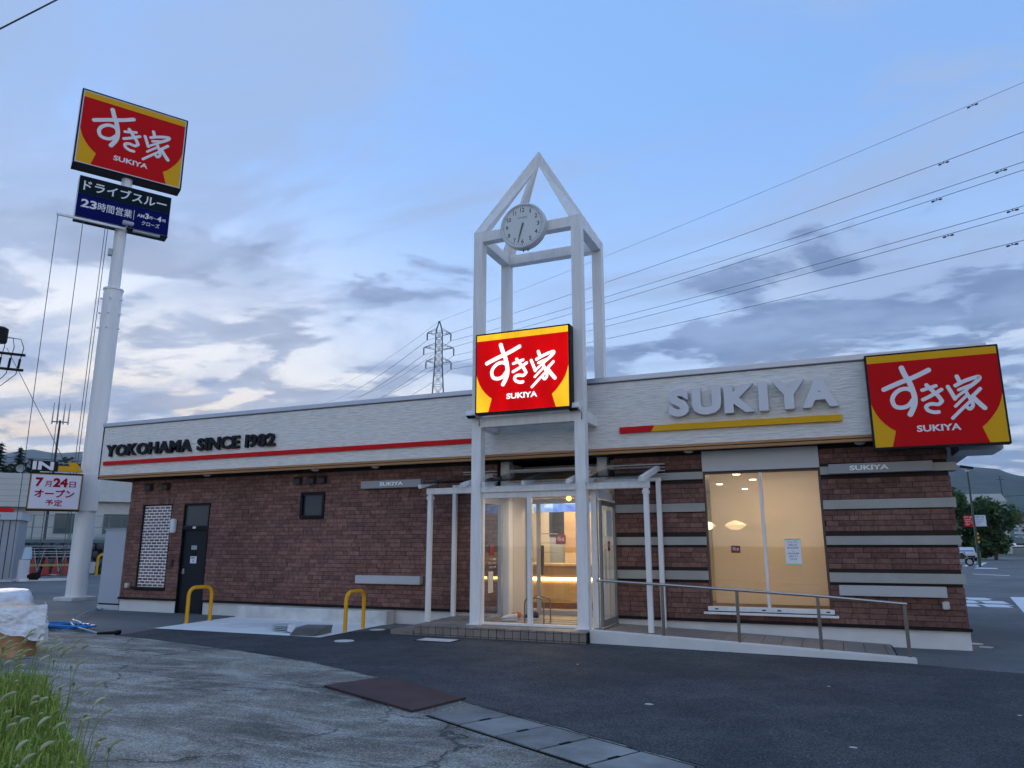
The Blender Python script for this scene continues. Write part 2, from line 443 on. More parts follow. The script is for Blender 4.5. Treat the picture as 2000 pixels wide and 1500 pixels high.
# gutter covers along the edge of the fresh asphalt
gut = struct(B().prism([(-3.76, 6.63), (1.0, 4.14), (1.30, 4.73), (-3.44, 7.20)], -.05, .0105, 'z').build('gutter', GROUT))
SLAB = M('gutter_slab_concrete', (.24, .238, .222), .85, var=.25, vscale=2.2, bump=.4, bscale=120, island=.16)
dv = Vector((1.0, -.523, 0)).normalized(); nv = Vector((-dv.y, dv.x, 0))
rot = Matrix((dv, nv, Vector((0, 0, 1)))).transposed()
s0 = Vector((-3.62, 6.92, 0))
for i in range(9):
    c = s0 + dv * (.27 + i * .545)
    bb = B(); bb.obox((0, 0, 0), .525, .60, .08, rot)
    o = bb.build('slab', SLAB, gut, bevel=.006); o.location = (c.x, c.y, -.022 + rnd.uniform(-.002, .002))
# lifting notches are dark slots between slabs
for i in range(8):
    c = s0 + dv * (.545 * (i + 1) - .002)
    bb = B(); bb.obox((c.x, c.y, .02), .035, .12, .004, rot); bb.build('lifting_notch', GROUT, gut)
sp = B().prism([(-5.58, 7.45), (-3.95, 6.70), (-3.75, 7.48), (-5.24, 8.22)], .012, .030, 'z').build('steel_plate', M('rusty_plate', (.075, .042, .042), .55, .3, var=.25, vscale=2.5, bump=.1, bscale=30))
tag(sp, 'rust brown steel plate lying over the gutter at the asphalt edge', 'plate')
# car park markings
mk = [('box_marking', [(8.9, 50.0), (7.4, 52.3), (7.4, 51.6), (8.75, 49.3)]), ('bay_marking', [(9.3, 64.6), (10.75, 64.2), (11.1, 66.6), (9.9, 67.2)]),
      ('stop_marking', [(4.0, 21.2), (5.6, 21.3), (6.2, 29.1), (5.06, 28.9)])]
for nme, p in mk: struct(thick(nme, p, .0045, PAINTW))
for i, (x0, y0, x1, y1) in enumerate([(9.6, 71, 13.0, 89), (10.5, 71, 13.9, 89)]):
    bb = B(); gline(bb, (x0, y0), (x1, y1), .35, .0045); struct(bb.build('lane_line', PAINTW))
for i in range(3):
    for j in range(2):
        y = 24 + i * 1.5
        struct(B().box(2.9 + j * .75 + .2 * (i % 2), 3.5 + j * .75 + .2 * (i % 2), y, y + 1.1, .001, .0045).build('lane_letter_stroke', PAINTW))
for i in range(3):
    y = 23.6 + i * 1.5; bb = B(); gline(bb, (2.6, y + 1.3), (4.4, y + 1.25), .22, .0047); struct(bb.build('lane_line', PAINTW))
for x, y in ((2.05, 14.95), (2.12, 14.52)):
    tag(B().lathe((x, y, 0), [(.10, .002), (.10, .009), (.07, .012)], 16).build('drain_cap', CONC), 'pale round drain cap in the asphalt by the right shop corner, %s one' % ('farther' if y > 14.8 else 'nearer'), 'drain cap')
tag(B().lathe((-7.9, 11.05, 0), [(.17, .004), (.17, .012), (.15, .015)], 20).build('drain_cap', CONC), 'pale round drain cap in dark asphalt in front of the bicycle pad', 'drain cap')
tag(B().lathe((-8.35, 12.75, 0), [(.15, .004), (.15, .012), (.13, .015)], 20).build('drain_cap', CONC), 'pale round drain cap between bicycle pad and tiled step', 'drain cap')
gr = thing('manhole_lid', 'pale rectangular manhole lid in dark asphalt before the tiled step', 'manhole', (-6.45, 11.72, 0))
B().box(-6.82, -6.1, 11.56, 11.94, .004, .014).build('rim', BLACK, gr); B().box(-6.79, -6.13, 11.585, 11.915, .0145, .020).build('lid', CONC, gr, bevel=.003)
b = B()
for x, y, s_ in ((-1.9, 8.0, .05), (.0, 7.0, .035), (-3.4, 10.2, .02), (1.5, 8.9, .02), (-.2, 9.8, .02), (.9, 6.0, .045)):
    b.lathe((x, y, .008), [(s_, 0), (s_ * .8, .004)], 7, squash=.5)
b.build('litter', CONC)['kind'] = 'stuff'

# ------------------------------------------------------------------ the restaurant building
W = 13.95; FA = 13.55; XL, XR = -16.96, 1.85; SOF = 3.33
bd = thing('restaurant_building', 'long single storey brick restaurant with white fascia and flat roof', 'restaurant', (-7.5, 13.95, 0))
OPEN = [(-16.45, -15.43, .56, 2.64), (-15.01, -14.15, -.1, 2.64), (-11.37, -10.69, 2.24, 2.815), (-6.33, -3.84, -.1, 3.4), (-2.13, -.12, .50, 3.4)]
def cells(x0, x1, z0, z1, opens):
    xs = sorted({x0, x1, *[v for o in opens for v in o[:2] if x0 < v < x1]}); out = []
    for a, c in zip(xs, xs[1:]):
        m_ = (a + c) / 2; bl = sorted((max(z0, o[2]), min(z1, o[3])) for o in opens if o[0] < m_ < o[1]); z = z0
        for p, q in bl:
            if p > z: out.append((a, c, z, p))
            z = max(z, q)
        if z < z1: out.append((a, c, z, z1))
    return out
b = B()
for a, c, z0, z1 in cells(XL + .02, XR - .02, .30, SOF + .05, OPEN): b.box(a, c, W + .016, W + .16, z0, z1)
b.box(XL, XL + .1, W + .17, 22, .3, 3.4); b.box(XR - .1, XR, W + .17, 22, .3, 3.4); b.box(XL + .1, XR - .1, 21.9, 22, .3, 3.4)
wall = b.build('brick_wall', MORTAR, bd)
BANDS = [(2.815, 2.96), (2.22, 2.385), (1.62, 1.775), (1.005, 1.17)]
bopen = OPEN + [(-3.86, -2.13, p, q) for p, q in BANDS] + [(-.12, XR, p, q) for p, q in BANDS]
# single bricks
CH = .0893; bricks = []
def unit_brick():
    bb = B(); bb.box(-.5, .5, 0, .03, 0, CH - .009); return bb
z = .338; row = 0
while z + CH < SOF + .02:
    ivs = [(XL, XR)]
    for o in bopen:
        if o[2] < z + CH - .012 and o[3] > z + .004:
            nv_ = []
            for a, c in ivs:
                if o[1] <= a or o[0] >= c: nv_.append((a, c)); continue
                if o[0] > a: nv_.append((a, o[0]))
                if o[1] < c: nv_.append((o[1], c))
            ivs = nv_
    rr = random.Random(row * 17 + 3)
    for a, c in ivs:
        x = a - rr.uniform(0, .2)
        while x < c:
            L = rr.choice((.27, .27, .27, .24, .20, .30, .135)); p, q = max(x, a), min(x + L, c)
            if q - p > .03: bricks.append((p + .004, q - .004, z, rr.uniform(-.006, .006)))
            x += L
    z += CH; row += 1
def hidden(p, q, z): return -6.45 < (p + q) / 2 < -3.84
vis = sorted(bricks, key=lambda t: math.hypot((t[0] + t[1]) / 2, W) - .4 * min(t[1] - t[0], .27))
me0 = None
for p, q, z, dy in vis[:300]:
    if me0 is None:
        o = unit_brick().build('brick', BRICK, wall); me0 = o.data; o.location = (0, 0, 0)
        for vv in me0.vertices: vv.co = vv.co + wloc(wall)
    else:
        o = bpy.data.objects.new('brick', me0); COL.objects.link(o); o.parent = wall
    L = q - p
    o.location = Vector(((p + q) / 2, W + dy, z)) - wloc(wall); o.scale = (L, 1, 1)
b = B()
for p, q, z, dy in vis[300:]: b.box(p, q, W + dy, W + dy + .03, z, z + CH - .009)
o = b.build('brick_courses', BRICK, wall, kind='stuff')
# soldier course over the shuttered window
for i in range(12):
    x = -16.55 + i * .098
    B().box(x, x + .089, W - .022, W + .012, 2.655, 2.80).build('soldier_brick', BRICK, wall)
b = B()
for a, c in ((XL - .03, -15.03), (-14.13, -6.34), (-3.83, XR + .03)): b.box(a, c, W - .035, W + .02, .285, .334)
b.build('base_flashing', BLACK, bd)
b = B()
for a, c in ((XL, -15.02), (-14.14, -6.34), (-3.83, XR)): b.box(a, c, W + .02, W + .3, -.1, .284)
b.build('plinth', PLINTH, bd)
for x0, x1 in ((-3.86, -2.13), (-.12, XR + .03)):
    for i, (p, q) in enumerate(BANDS):
        e = .07 if (i == 0 and x1 > 0) else 0
        B().box(x0, x1 + e, W - .035 - e * .4, W + .2 + e, p + .004, q - .004).build('wall_band', BAND, bd, bevel=.004)
# fascia with siding, coping, brown edge and soffit
fx0, fx1 = -17.75, 2.5
b = B().box(fx0 + .03, fx1, FA, FA + .12, 3.43, 4.70); b.box(fx0 + .03, fx0 + .15, FA + .12, 22.5, 3.43, 4.7); b.box(fx1 - .12, fx1, FA + .12, 22.5, 3.43, 4.7)
fas = b.build('fascia', SIDING, bd)
B().box(fx0, fx0 + .028, FA - .012, FA + .2, 3.33, 4.70).build('end_edge', BLACK, fas)
B().box(fx0 - .02, fx1 + .03, FA - .035, FA + .2, 4.725, 4.82).build('coping', SILVER, fas, bevel=.006)
B().box(fx0, fx1 + .01, FA - .018, FA + .18, 4.702, 4.724).build('coping_gap', M('coping_gap_grey', (.10, .11, .13), .5), fas)  # dark grey strip filling the gap under the coping
b = B().box(fx0, fx1, FA - .02, FA + .10, 3.385, 3.43); b.box(fx0, fx1, FA + .0, FA + .10, 3.325, 3.372); b.box(fx0, fx0 + .1, FA + .102, 18, 3.325, 3.43)
b.build('brown_edge', BROWN, fas)
B().box(fx0 + .02, fx1 - .02, FA + .012, FA + .09, 3.373, 3.384).build('edge_groove', BLACK, fas)
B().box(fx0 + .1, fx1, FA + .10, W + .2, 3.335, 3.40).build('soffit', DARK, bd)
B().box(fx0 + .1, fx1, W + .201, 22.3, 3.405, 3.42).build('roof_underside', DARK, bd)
B().box(fx0 + .1, fx1 - .1, FA + .1, 22.5, 4.4, 4.55).build('roof', GREYM, bd)
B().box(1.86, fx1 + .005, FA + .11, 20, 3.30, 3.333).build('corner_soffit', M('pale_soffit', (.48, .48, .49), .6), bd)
B().box(2.0, 2.62, FA + .25, 14.7, 3.12, 3.298).build('light_housing', GREYM, bd, bevel=.01)
for x in (-14.2, -10.9, -9.25, -2.35, .55):
    B().lathe((x, FA + .25, 3.30), [(.05, .0), (.085, .018), (.09, .036)], 16).build('soffit_light', M('light_cover', (.70, .70, .66), .3), bd)
for x in (-16.35, -15.75, -11.55, -11.15, -10.85):
    B().prism([(W - .12, 3.02), (W + .02, 3.02), (W + .02, 3.2), (W - .05, 3.2), (W - .12, 3.14)], x, x + .19, 'x').build('vent_hood', M('vent_brown', (.04, .03, .028), .6), bd)
# raised lettering on the fascia: each letter is a piece
def letters(word, x0, x1, z0, z1, y, depth, mat, parent, bold, gap):
    ws = []
    for ch in word:
        if ch == ' ': ws.append(.30); continue
        _, _, (a, c, _, _) = text_geo(ch, bold); ws.append(c - a)
    kern = [(-.15 if a_ + c_ == 'YA' else .035 if a_ == 'I' or c_ == 'I' else 0) for a_, c_ in zip(word, word[1:] + '.')]; kern[-1] = 0
    tot = sum(ws) + gap * (len(word) - 1) + sum(kern); k = (x1 - x0) / tot; x = x0
    for ch, w_, kn in zip(word, ws, kern):
        if ch != ' ':
            bb = B(); text(bb, ch, (x, y, z0), (1, 0, 0), (0, 0, 1), w_ * k, z1 - z0, depth, bold); bb.build('letter', mat, parent)
        x += (w_ + gap + kn) * k
letters('YOKOHAMA SINCE 1982', -17.5, -11.87, 3.905, 4.215, FA - .015, .06, LETTERK, fas, .036, .035)
letters('SUKIYA', -2.6, .28, 3.93, 4.44, FA - .04, .12, M('letter_grey', (.66, .66, .68), .4, .1), fas, .058, .07)
for nm, x0, x1, z0, z1, mt in (('red_stripe', -17.58, -6.70, 3.685, 3.785, REDP), ):
    B().box(x0, x1, FA - .05, FA - .001, z0, z1).build(nm, mt, fas, bevel=.004)
B().prism([(-3.57, 3.70), (-2.97, 3.70), (-2.90, 3.81), (-3.57, 3.81)], FA - .07, FA - .001).build('red_stripe', REDP, fas)
B().prism([(-2.966, 3.70), (.305, 3.685), (.305, 3.795), (-2.896, 3.81)], FA - .07, FA - .001).build('yellow_stripe', M('stripe_yellow', (.84, .43, .012), .5, spec=.15), fas)
# light bars on the wall, two with lettering
for i, (x0, x1, z0, z1) in enumerate(((-9.62, -8.08, 2.855, 3.02), (.02, 1.60, 2.82, 2.985), (-9.66, -8.04, .815, .985), (.01, 1.58, .80, .965))):
    o = B().box(x0, x1, W - .15, W - .012, z0, z1).build('light_bar', M('bar_dark', (.33, .33, .32), .45) if i < 2 else GREY_LT, bd, bevel=.006)
    B().box(x0 + .03, x1 - .03, W - .012, W + .015, z0 + .03, z1 - .03).build('bracket', BLACK, o)
    if i < 2:
        bb = B(); m_ = (x0 + x1) / 2 + (.03 if i == 0 else -.16); text(bb, 'SUKIYA', (m_ - .30, W - .151, z0 + .045), (1, 0, 0), (0, 0, 1), .60, .085, .006, .035); bb.build('lettering', M('bar_letter', (.93, .92, .86), .5), o)
# shuttered window: brick-print panel with white joints
pn = B().box(-16.41, -15.45, W + .03, W + .05, .60, 2.62).build('patterned_panel', M('white_joint', (.93, .90, .87), .7), bd)
b = B(); z = .615; i = 0
while z < 2.60:
    x = -16.41 - (.09 if i % 2 else 0)
    while x < -15.46:
        p, q = max(x, -16.405), min(x + .150, -15.455)
        if q - p > .02: b.box(p, q, W + .024, W + .031, z, z + .050)
        x += .181
    z += .074; i += 1
b.build('printed_brick', M('print_brick', (.17, .125, .12), .7, island=.4), pn, kind='stuff')
b = B().box(-16.45, -16.411, W + .0, W + .1, .56, 2.64); b.box(-15.449, -15.43, W, W + .1, .56, 2.64); b.box(-16.411, -15.449, W, W + .1, 2.621, 2.64); b.box(-16.52, -15.40, W - .05, W + .1, .535, .598)
b.build('panel_frame', BLACK, bd)
# service door with transom
dr = B().box(-14.985, -14.195, W + .05, W + .09, .0, 2.0).build('service_door', DOORC, bd, bevel=.004)
b = B().box(-15.01, -14.986, W - .01, W + .12, -.02, 2.64); b.box(-14.19, -14.15, W - .01, W + .12, -.02, 2.64); b.box(-14.986, -14.19, W - .01, W + .12, 2.60, 2.64); b.box(-14.986, -14.19, W - .01, W + .12, 2.004, 2.10)
b.build('door_frame', BLACK, bd)
B().box(-14.984, -14.192, W + .04, W + .05, 2.102, 2.598).build('transom_glass', M('transom_grey', (.045, .052, .055), .15), bd)
B().tube([(-14.90, W + .05, .97), (-14.90, W + .0, .97), (-14.78, W - .01, .97)], .012).build('handle', STEEL, dr)
B().box(-14.93, -14.87, W + .042, W + .05, .93, 1.06).build('lock_plate', STEEL, dr)
B().box(-14.70, -14.52, W + .042, W + .05, 1.52, 1.62).build('name_plate', GREYM, dr)
B().box(-14.68, -14.54, W + .040, W + .049, 1.37, 1.50).build('viewer', BLACK, dr)
o = B().box(-14.70, -14.50, W + .041, W + .049, 1.19, 1.36).build('notice', LETTERW, dr); bb = B(); text(bb, '禁煙', (-14.68, W + .0405, 1.30), (1, 0, 0), (0, 0, 1), .14, .045, 0, .01); text(bb, 'ら', (-14.62, W + .0405, 1.21), (1, 0, 0), (0, 0, 1), .05, .07, 0, .02); bb.build('print', LETTERK, o)
B().box(-14.66, -14.56, W - .013, W - .009, 2.03, 2.08).build('door_number_plate', LETTERW, bd)
B().box(-15.36, -15.20, W - .10, W - .008, 1.93, 2.28).build('wall_lamp', M('lamp_opal', (.72, .74, .76), .3), bd, bevel=.02)
B().box(-15.30, -15.20, W - .06, W - .008, 1.10, 1.28).build('switch_box', M('box_brown', (.06, .035, .032), .5), bd, bevel=.008)
for x, z in ((-16.72, .57), (1.50, .62)):
    o = B().box(x, x + .10, W - .10, W - .008, z, z + .12).build('outlet_cover', M('outlet_cream', (.62, .60, .52), .4), bd, bevel=.012)
# small high window
b = B().box(-11.37, -11.31, W - .03, W + .12, 2.24, 2.815); b.box(-10.75, -10.69, W - .03, W + .12, 2.24, 2.815); b.box(-11.31, -10.75, W - .03, W + .12, 2.24, 2.30); b.box(-11.31, -10.75, W - .03, W + .12, 2.765, 2.815)
wn = b.build('window_frame', BLACK, bd); B().box(-11.309, -10.751, W + .03, W + .038, 2.301, 2.764).build('pane', M('dim_pane', (.03, .04, .045), .08), wn)
# big window with roller screens
b = B().box(-2.17, -.09, W - .03, W + .1, .48, .555)
wf = b.build('window_frame', WHITE, bd)
b = B().box(-2.14, -2.10, W + .0, W + .10, .56, 2.945); b.box(-.16, -.12, W, W + .10, .56, 2.945); b.box(-2.10, -.16, W, W + .1, 2.905, 2.945); b.build('side_frame', M('frame_brown', (.10, .06, .05), .5), wf)
B().box(-1.155, -1.105, W - .01, W + .09, .556, 2.904).build('mullion', WHITE, wf)
B().box(-2.24, -.03, W - .09, W - .032, .425, .465).build('sill', WHITE, wf, bevel=.005)
B().box(-2.20, -.07, W - .06, W + .05, .466, .479).build('sill_gap', BLACK, wf)  # black strip between sill and window frame
for x in (-2.05, -1.25, -1.0, -.22): B().box(x, x + .06, W - .034, W - .029, .505, .525).build('weep_cover', BLACK, wf)
for x0, x1 in ((-2.099, -1.156), (-1.104, -.161)): B().box(x0, x1, W + .03, W + .036, .556, 2.904).build('pane', WGLASS, wf)
BLIND = mat_blind()
for x0, x1 in ((-2.05, -1.15), (-1.11, -.165)): B().quad((x0, W + .20, .60), (x1, W + .20, .60), (x1, W + .20, 3.0), (x0, W + .20, 3.0)).build('roller_screen', BLIND, wf)
B().box(-2.135, -.125, W - .06, W + .1, 2.95, 3.33).build('window_head_panel', M('head_panel', (.58, .575, .56), .45), bd, bevel=.004)
# notice and sticker on the window
nt = B().box(-.80, -.54, W + .022, W + .0285, 1.30, 1.71).build('window_notice', M('notice_paper', (.92, .92, .90), .7), bd)
bb = B(); zz_ = 1.655
for ln, w_ in (('リニューアル', .165), ('工事のため', .15), ('6月22日9時', .19), ('〜', .04), ('7月24日9時', .19), ('店休させて', .15), ('頂きます', .12)):
    text(bb, ln, (-.67 - w_ / 2, W + .0212, zz_), (1, 0, 0), (0, 0, 1), w_, .030 if ln != '〜' else .010, 0, .012); zz_ -= .048
bb.build('print', M('print_ink', (.05, .06, .08), .6), nt)
b = B().box(-.815, -.525, W + .0215, W + .029, 1.705, 1.728); b.box(-.82, -.52, W + .0215, W + .029, 1.278, 1.304); b.build('green_tape', M('tape_green', (.45, .66, .38), .6), nt)
PENDING_STICKER = wf
# ------------------------------------------------------------------ brush logo, sign faces
LOGO = [(0.077, [(0.244, 0.985), (0.476, 1.077), (0.701, 1.155), (0.922, 1.254)]), (0.082, [(0.536, 1.326), (0.574, 1.203), (0.63, 1.064), (0.668, 0.901), (0.675, 0.776), (0.652, 0.672), (0.586, 0.545)]), (0.068, [(0.662, 0.919), (0.59, 0.969), (0.48, 0.961), (0.387, 0.888), (0.35, 0.793), (0.384, 0.692), (0.482, 0.664), (0.578, 0.695), (0.648, 0.778)]),
        (0.056, [(0.797, 0.929), (0.91, 0.96), (0.996, 0.983)]), (0.059, [(0.792, 0.771), (0.912, 0.828), (1.068, 0.917)]), (0.062, [(0.866, 1.008), (0.936, 0.914), (1.015, 0.811), (1.055, 0.729)]), (0.059, [(1.055, 0.729), (1.002, 0.681), (0.898, 0.693), (0.826, 0.659), (0.845, 0.593), (0.922, 0.556), (0.992, 0.555)]),
        (0.062, [(1.305, 1.113), (1.335, 1.02)]), (0.059, [(1.162, 0.956), (1.212, 0.83), (1.24, 0.75)]), (0.06, [(1.27, 0.965), (1.41, 1.031), (1.591, 1.081), (1.605, 1.048), (1.537, 0.985), (1.45, 0.923)]), (0.044, [(1.24, 0.75), (1.313, 0.813), (1.425, 0.891)]), (0.05, [(1.307, 0.892), (1.384, 0.92), (1.49, 0.955)]), (0.054, [(1.405, 0.841), (1.457, 0.716), (1.472, 0.629), (1.427, 0.572), (1.387, 0.609)]), (0.046, [(1.232, 0.629), (1.317, 0.709), (1.406, 0.789)]), (0.05, [(1.173, 0.44), (1.301, 0.564), (1.448, 0.699)]), (0.056, [(1.599, 0.885), (1.518, 0.806), (1.445, 0.742)]), (0.071, [(1.484, 0.765), (1.547, 0.674), (1.626, 0.574)])]
BOWL = [(.03, 1.440), (.03, .754), (0.056, 0.672), (0.091, 0.58), (0.145, 0.487), (0.208, 0.407), (0.28, 0.337), (0.352, 0.285), (0.281, 0.03), (1.637, 0.03), (1.562, 0.281), (1.64, 0.344), (1.706, 0.424), (1.773, 0.513), (1.826, 0.602), (1.863, 0.701), (1.89, 0.802), (1.89, 1.440)]
def catmull(P, k=6):
    out = []
    for i in range(len(P) - 1):
        p0, p1, p2, p3 = P[max(i - 1, 0)], P[i], P[i + 1], P[min(i + 2, len(P) - 1)]
        for t in range(k):
            t /= k
            out.append(tuple(.5 * (2 * p1[j] + (p2[j] - p0[j]) * t + (2 * p0[j] - 5 * p1[j] + 4 * p2[j] - p3[j]) * t * t + (3 * p1[j] - p0[j] - 3 * p2[j] + p3[j]) * t ** 3) for j in (0, 1)))
    return out + [tuple(P[-1])]
def brush(bb, tr, lo=0, hi=99):
    for i, (w_, P) in enumerate(LOGO):
        if not lo <= i < hi: continue
        C_ = catmull(P) if len(P) > 2 else [P[0], P[1]]; h = w_ / 2; left, right = [], []
        for j, c in enumerate(C_):
            a = C_[max(j - 1, 0)]; d = C_[min(j + 1, len(C_) - 1)]; dx, dy = d[0] - a[0], d[1] - a[1]; L = math.hypot(dx, dy) or 1
            nx, ny = -dy / L * h, dx / L * h; left.append((c[0] + nx, c[1] + ny)); right.append((c[0] - nx, c[1] - ny))
        for j in range(len(C_) - 1): bb.quad(*[tr(*p, .004 + i * .0005) for p in (right[j], right[j + 1], left[j + 1], left[j])])
        for e, (c, ref) in enumerate(((C_[0], C_[1]), (C_[-1], C_[-2]))):
            a0 = math.atan2(c[1] - ref[1], c[0] - ref[0])
            bb.quad(*[tr(c[0] + h * math.cos(a0 + R(t)), c[1] + h * math.sin(a0 + R(t)), .0041 + i * .0005 + e * .0001) for t in range(-90, 91, 15)])
SW, SH = 1.92, 1.59
def sign_face(parent, o, u, w_, h_, mats):
    """bowl sign printed on a panel: o lower-left, u right"""
    u = Vector(u).normalized(); up = Vector((0, 0, 1)); nrm = u.cross(up); o = Vector(o)
    def tr(x, y, d): return tuple(o + u * (x / SW * w_) + up * (y / SH * h_) + nrm * d)
    B().quad(tr(.03, .03, .001), tr(1.89, .03, .001), tr(1.89, 1.56, .001), tr(.03, 1.56, .001)).build('yellow_panel', mats[0], parent)
    B().quad(*[tr(x, y, .0025) for x, y in BOWL]).build('red_bowl', mats[1], parent)
    for lo, hi in ((0, 3), (3, 7), (7, 17)):
        bb = B(); brush(bb, tr, lo, hi); bb.build('brush_letter', mats[2], parent)
    bb = B(); text(bb, 'SUKIYA', tr(.655, .250, .004), u, up, .62 / SW * w_, .108 / SH * h_, 0, .03); bb.build('lettering', mats[2], parent)
UNLIT = (M('sign_yellow', (.86, .43, .01), .55, spec=.15), M('sign_red', (.66, .003, .006), .55, spec=.12), M('sign_white', (.88, .85, .84), .55, spec=.2))
LIT = (M('lit_yellow', (.5, .28, .01), .5, spec=.1, emit=.46, evar=.2, ecol=(1, .55, .02)), M('lit_red', (.25, .0, .002), .5, emit=.32, evar=.22, ecol=(.85, .0, .0), spec=.1), M('lit_white', (.9, .9, .9), .4, emit=.55, ecol=(1, .98, .96)))
def sign_box(parent, x0, x1, y0, y1, z0, z1, mats):
    B().box(x0, x1, y0, y1, z0, z1).build('sign_case', BLACK, parent, bevel=.006); sign_face(parent, (x0, y0, z0), (1, 0, 0), x1 - x0, z1 - z0, mats)
t = thing('corner_sign', 'unlit red and yellow bowl sign on the right fascia corner', 'sign', (1.69, 13.46, 3.15)); sign_box(t, .73, 2.65, 13.34, FA - .036, 3.15, 4.74, UNLIT)
t = thing('illuminated_sign', 'glowing red and yellow bowl sign hung between the white tower columns', 'sign', (-5.16, 12.6, 4.07)); sign_box(t, -6.13, -4.19, 12.45, 12.66, 4.07, 5.66, LIT)

# ------------------------------------------------------------------ clock tower
TX0, TX1, TY0, TY1 = -6.32, -4.015, 12.70, 14.28; cw = .20; TT = 7.94
tw = thing('clock_tower', 'white open steel frame tower with pointed top over the entrance', 'tower', (-5.17, 13.45, .2))
for x in (TX0, TX1 - cw):
    for y in (TY0, TY1 - cw): B().box(x, x + cw, y, y + cw, .19 if y == TY0 else .22, TT).build('column', WHITE, tw, bevel=.006)
for x in (TX0, TX1 - cw):
    o = B().box(x - .05, x + cw + .05, TY0 - .05, TY0 + cw + .03, .185, .203).build('base_plate', WHITE, tw, bevel=.003)
    for bx_ in (x - .028, x + cw + .028): B().lathe((bx_, TY0 - .022, .203), [(.014, 0), (.014, .016)], 6).build('anchor_bolt', GREYM, o)
for y in (TY0, TY1 - cw): B().box(TX0 + cw, TX1 - cw, y + .003, y + cw - .003, TT - .215, TT - .003).build('top_beam', WHITE, tw, bevel=.004)
for x in (TX0, TX1 - cw): B().box(x + .003, x + cw - .003, TY0 + cw, TY1 - cw, TT - .215, TT - .003).build('top_beam', WHITE, tw, bevel=.004)
apex = Vector(((TX0 + TX1) / 2, (TY0 + TY1) / 2, 9.98))
for x in (TX0, TX1):
    for y in (TY0, TY1):
        sx = 1 if x == TX0 else -1; sy = 1 if y == TY0 else -1
        a = [Vector((x, y, TT)), Vector((x + sx * .24, y, TT)), Vector((x + sx * .22, y + sy * .20, TT)), Vector((x, y + sy * .22, TT))]
        k = 1.0; top = [apex.copy(), apex + Vector((0, 0, -.30)), apex + Vector((0, 0, -.36)), apex + Vector((0, 0, -.30))]
        bb = B(); n = 0; bb.v = [tuple(p) for p in a + top]
        bb.f = [(0, 1, 5, 4), (1, 2, 6, 5), (2, 3, 7, 6), (3, 0, 4, 7), (3, 2, 1, 0)]; bb.mi = [0] * 5
        bb.build('rafter', WHITE, tw)
B().box(TX0 + cw, TX1 - cw, TY0 + .004, TY0 + cw - .004, 3.86, 4.05).build('sign_beam', WHITE, tw, bevel=.004)
for x in (TX0, TX1 - cw): B().box(x + .004, x + cw - .004, TY0 + cw, FA - .001, 3.86, 4.05).build('tie_beam', WHITE, tw, bevel=.004)
for x in (TX0 + .02, TX1 - cw + .0):
    o = thing('floodlight', 'small white floodlight clamped under the glowing sign, on the %s column' % ('left' if x < -5 else 'right'), 'floodlight', (x, 12.6, 4.05), 'floodlights on the tower')
    mt = Matrix.Rotation(R(-20), 3, 'X'); bb = B(); bb.obox((x + .04, 12.60, 4.10), .22, .17, .11, mt); bb.build('housing', WHITE, o, bevel=.012)
    bb = B(); bb.obox((x + .04, 12.55, 4.048), .17, .10, .012, mt); bb.build('lens', BLACK, o)
    B().tube([(x + .1, 12.62, 4.06), (x + .17, 12.64, 3.99), (x + .15, 12.69, 3.88)], .008, 6).build('cable', BLACK, o)
# clock
ck = thing('clock', 'round white wall clock with black numerals on the tower frame', 'clock', (-5.16, 12.6, 7.82)); CX, CZ, CY, CR = -5.16, 7.83, 12.56, .465
b = B().lathe((CX, CY, CZ), [(CR, -.135), (CR + .012, -.10), (CR + .012, .045), (CR - .01, .06), (CR - .03, .055), (CR - .035, .035)], 48, 'y'); b.build('case', M('clock_case', (.66, .67, .67), .35), ck, smooth=True)
B().lathe((CX, CY - .036, CZ), [(CR - .034, .0), (CR - .034, .002)], 48, 'y').build('dial', M('clock_dial', (.74, .75, .72), .5), ck)
bb = B(); fy = CY - .0395; CINK = M('clock_ink', (.02, .02, .025), .5)
for h in range(1, 13):
    a = R(90 - 30 * h); r_ = .335; s_ = str(h); w_ = .052 if len(s_) == 1 else .088
    if h in (1,): w_ = .022
    if h == 11: w_ = .062
    nb_ = B(); text(nb_, s_, (CX + r_ * math.cos(a) - w_ / 2, fy, CZ + r_ * math.sin(a) - .045), (1, 0, 0), (0, 0, 1), w_, .09, 0, .012); nb_.build('numeral', CINK, ck)
for k in range(60):
    a = R(6 * k); r0, r1 = (.395, .415); w_ = .010 if k % 5 == 0 else .005
    d = Vector((math.cos(a), 0, math.sin(a))); s_ = Vector((-math.sin(a), 0, math.cos(a))) * w_; c = Vector((CX, fy, CZ)); bb.quad(c + d * r0 - s_, c + d * r1 - s_, c + d * r1 + s_, c + d * r0 + s_)
text(bb, 'CITIZEN', (CX - .10, fy, CZ + .155), (1, 0, 0), (0, 0, 1), .20, .035, 0, .0)
bb.build('dial_print', CINK, ck)
for ang, L, w_, yy in ((R(90 - 196.5), .24, .022, .006), (R(90 - 198 + 3), .37, .015, .010)):
    d = Vector((math.cos(ang), 0, math.sin(ang))); s_ = Vector((-d.z, 0, d.x)); c = Vector((CX, fy - yy, CZ))
    bb = B(); bb.quad(c - d * .06 - s_ * w_, c + d * L - s_ * w_ * .6, c + d * L + s_ * w_ * .6, c - d * .06 + s_ * w_)
    bb.build('hand', M('clock_hand', (.16, .155, .15), .5), ck)
for x in (-.02, .08): B().lathe((CX + x, CY + .06, CZ - CR - .03), [(.012, -.02), (.012, .03)], 8).build('mounting_stud', BLACK, ck)

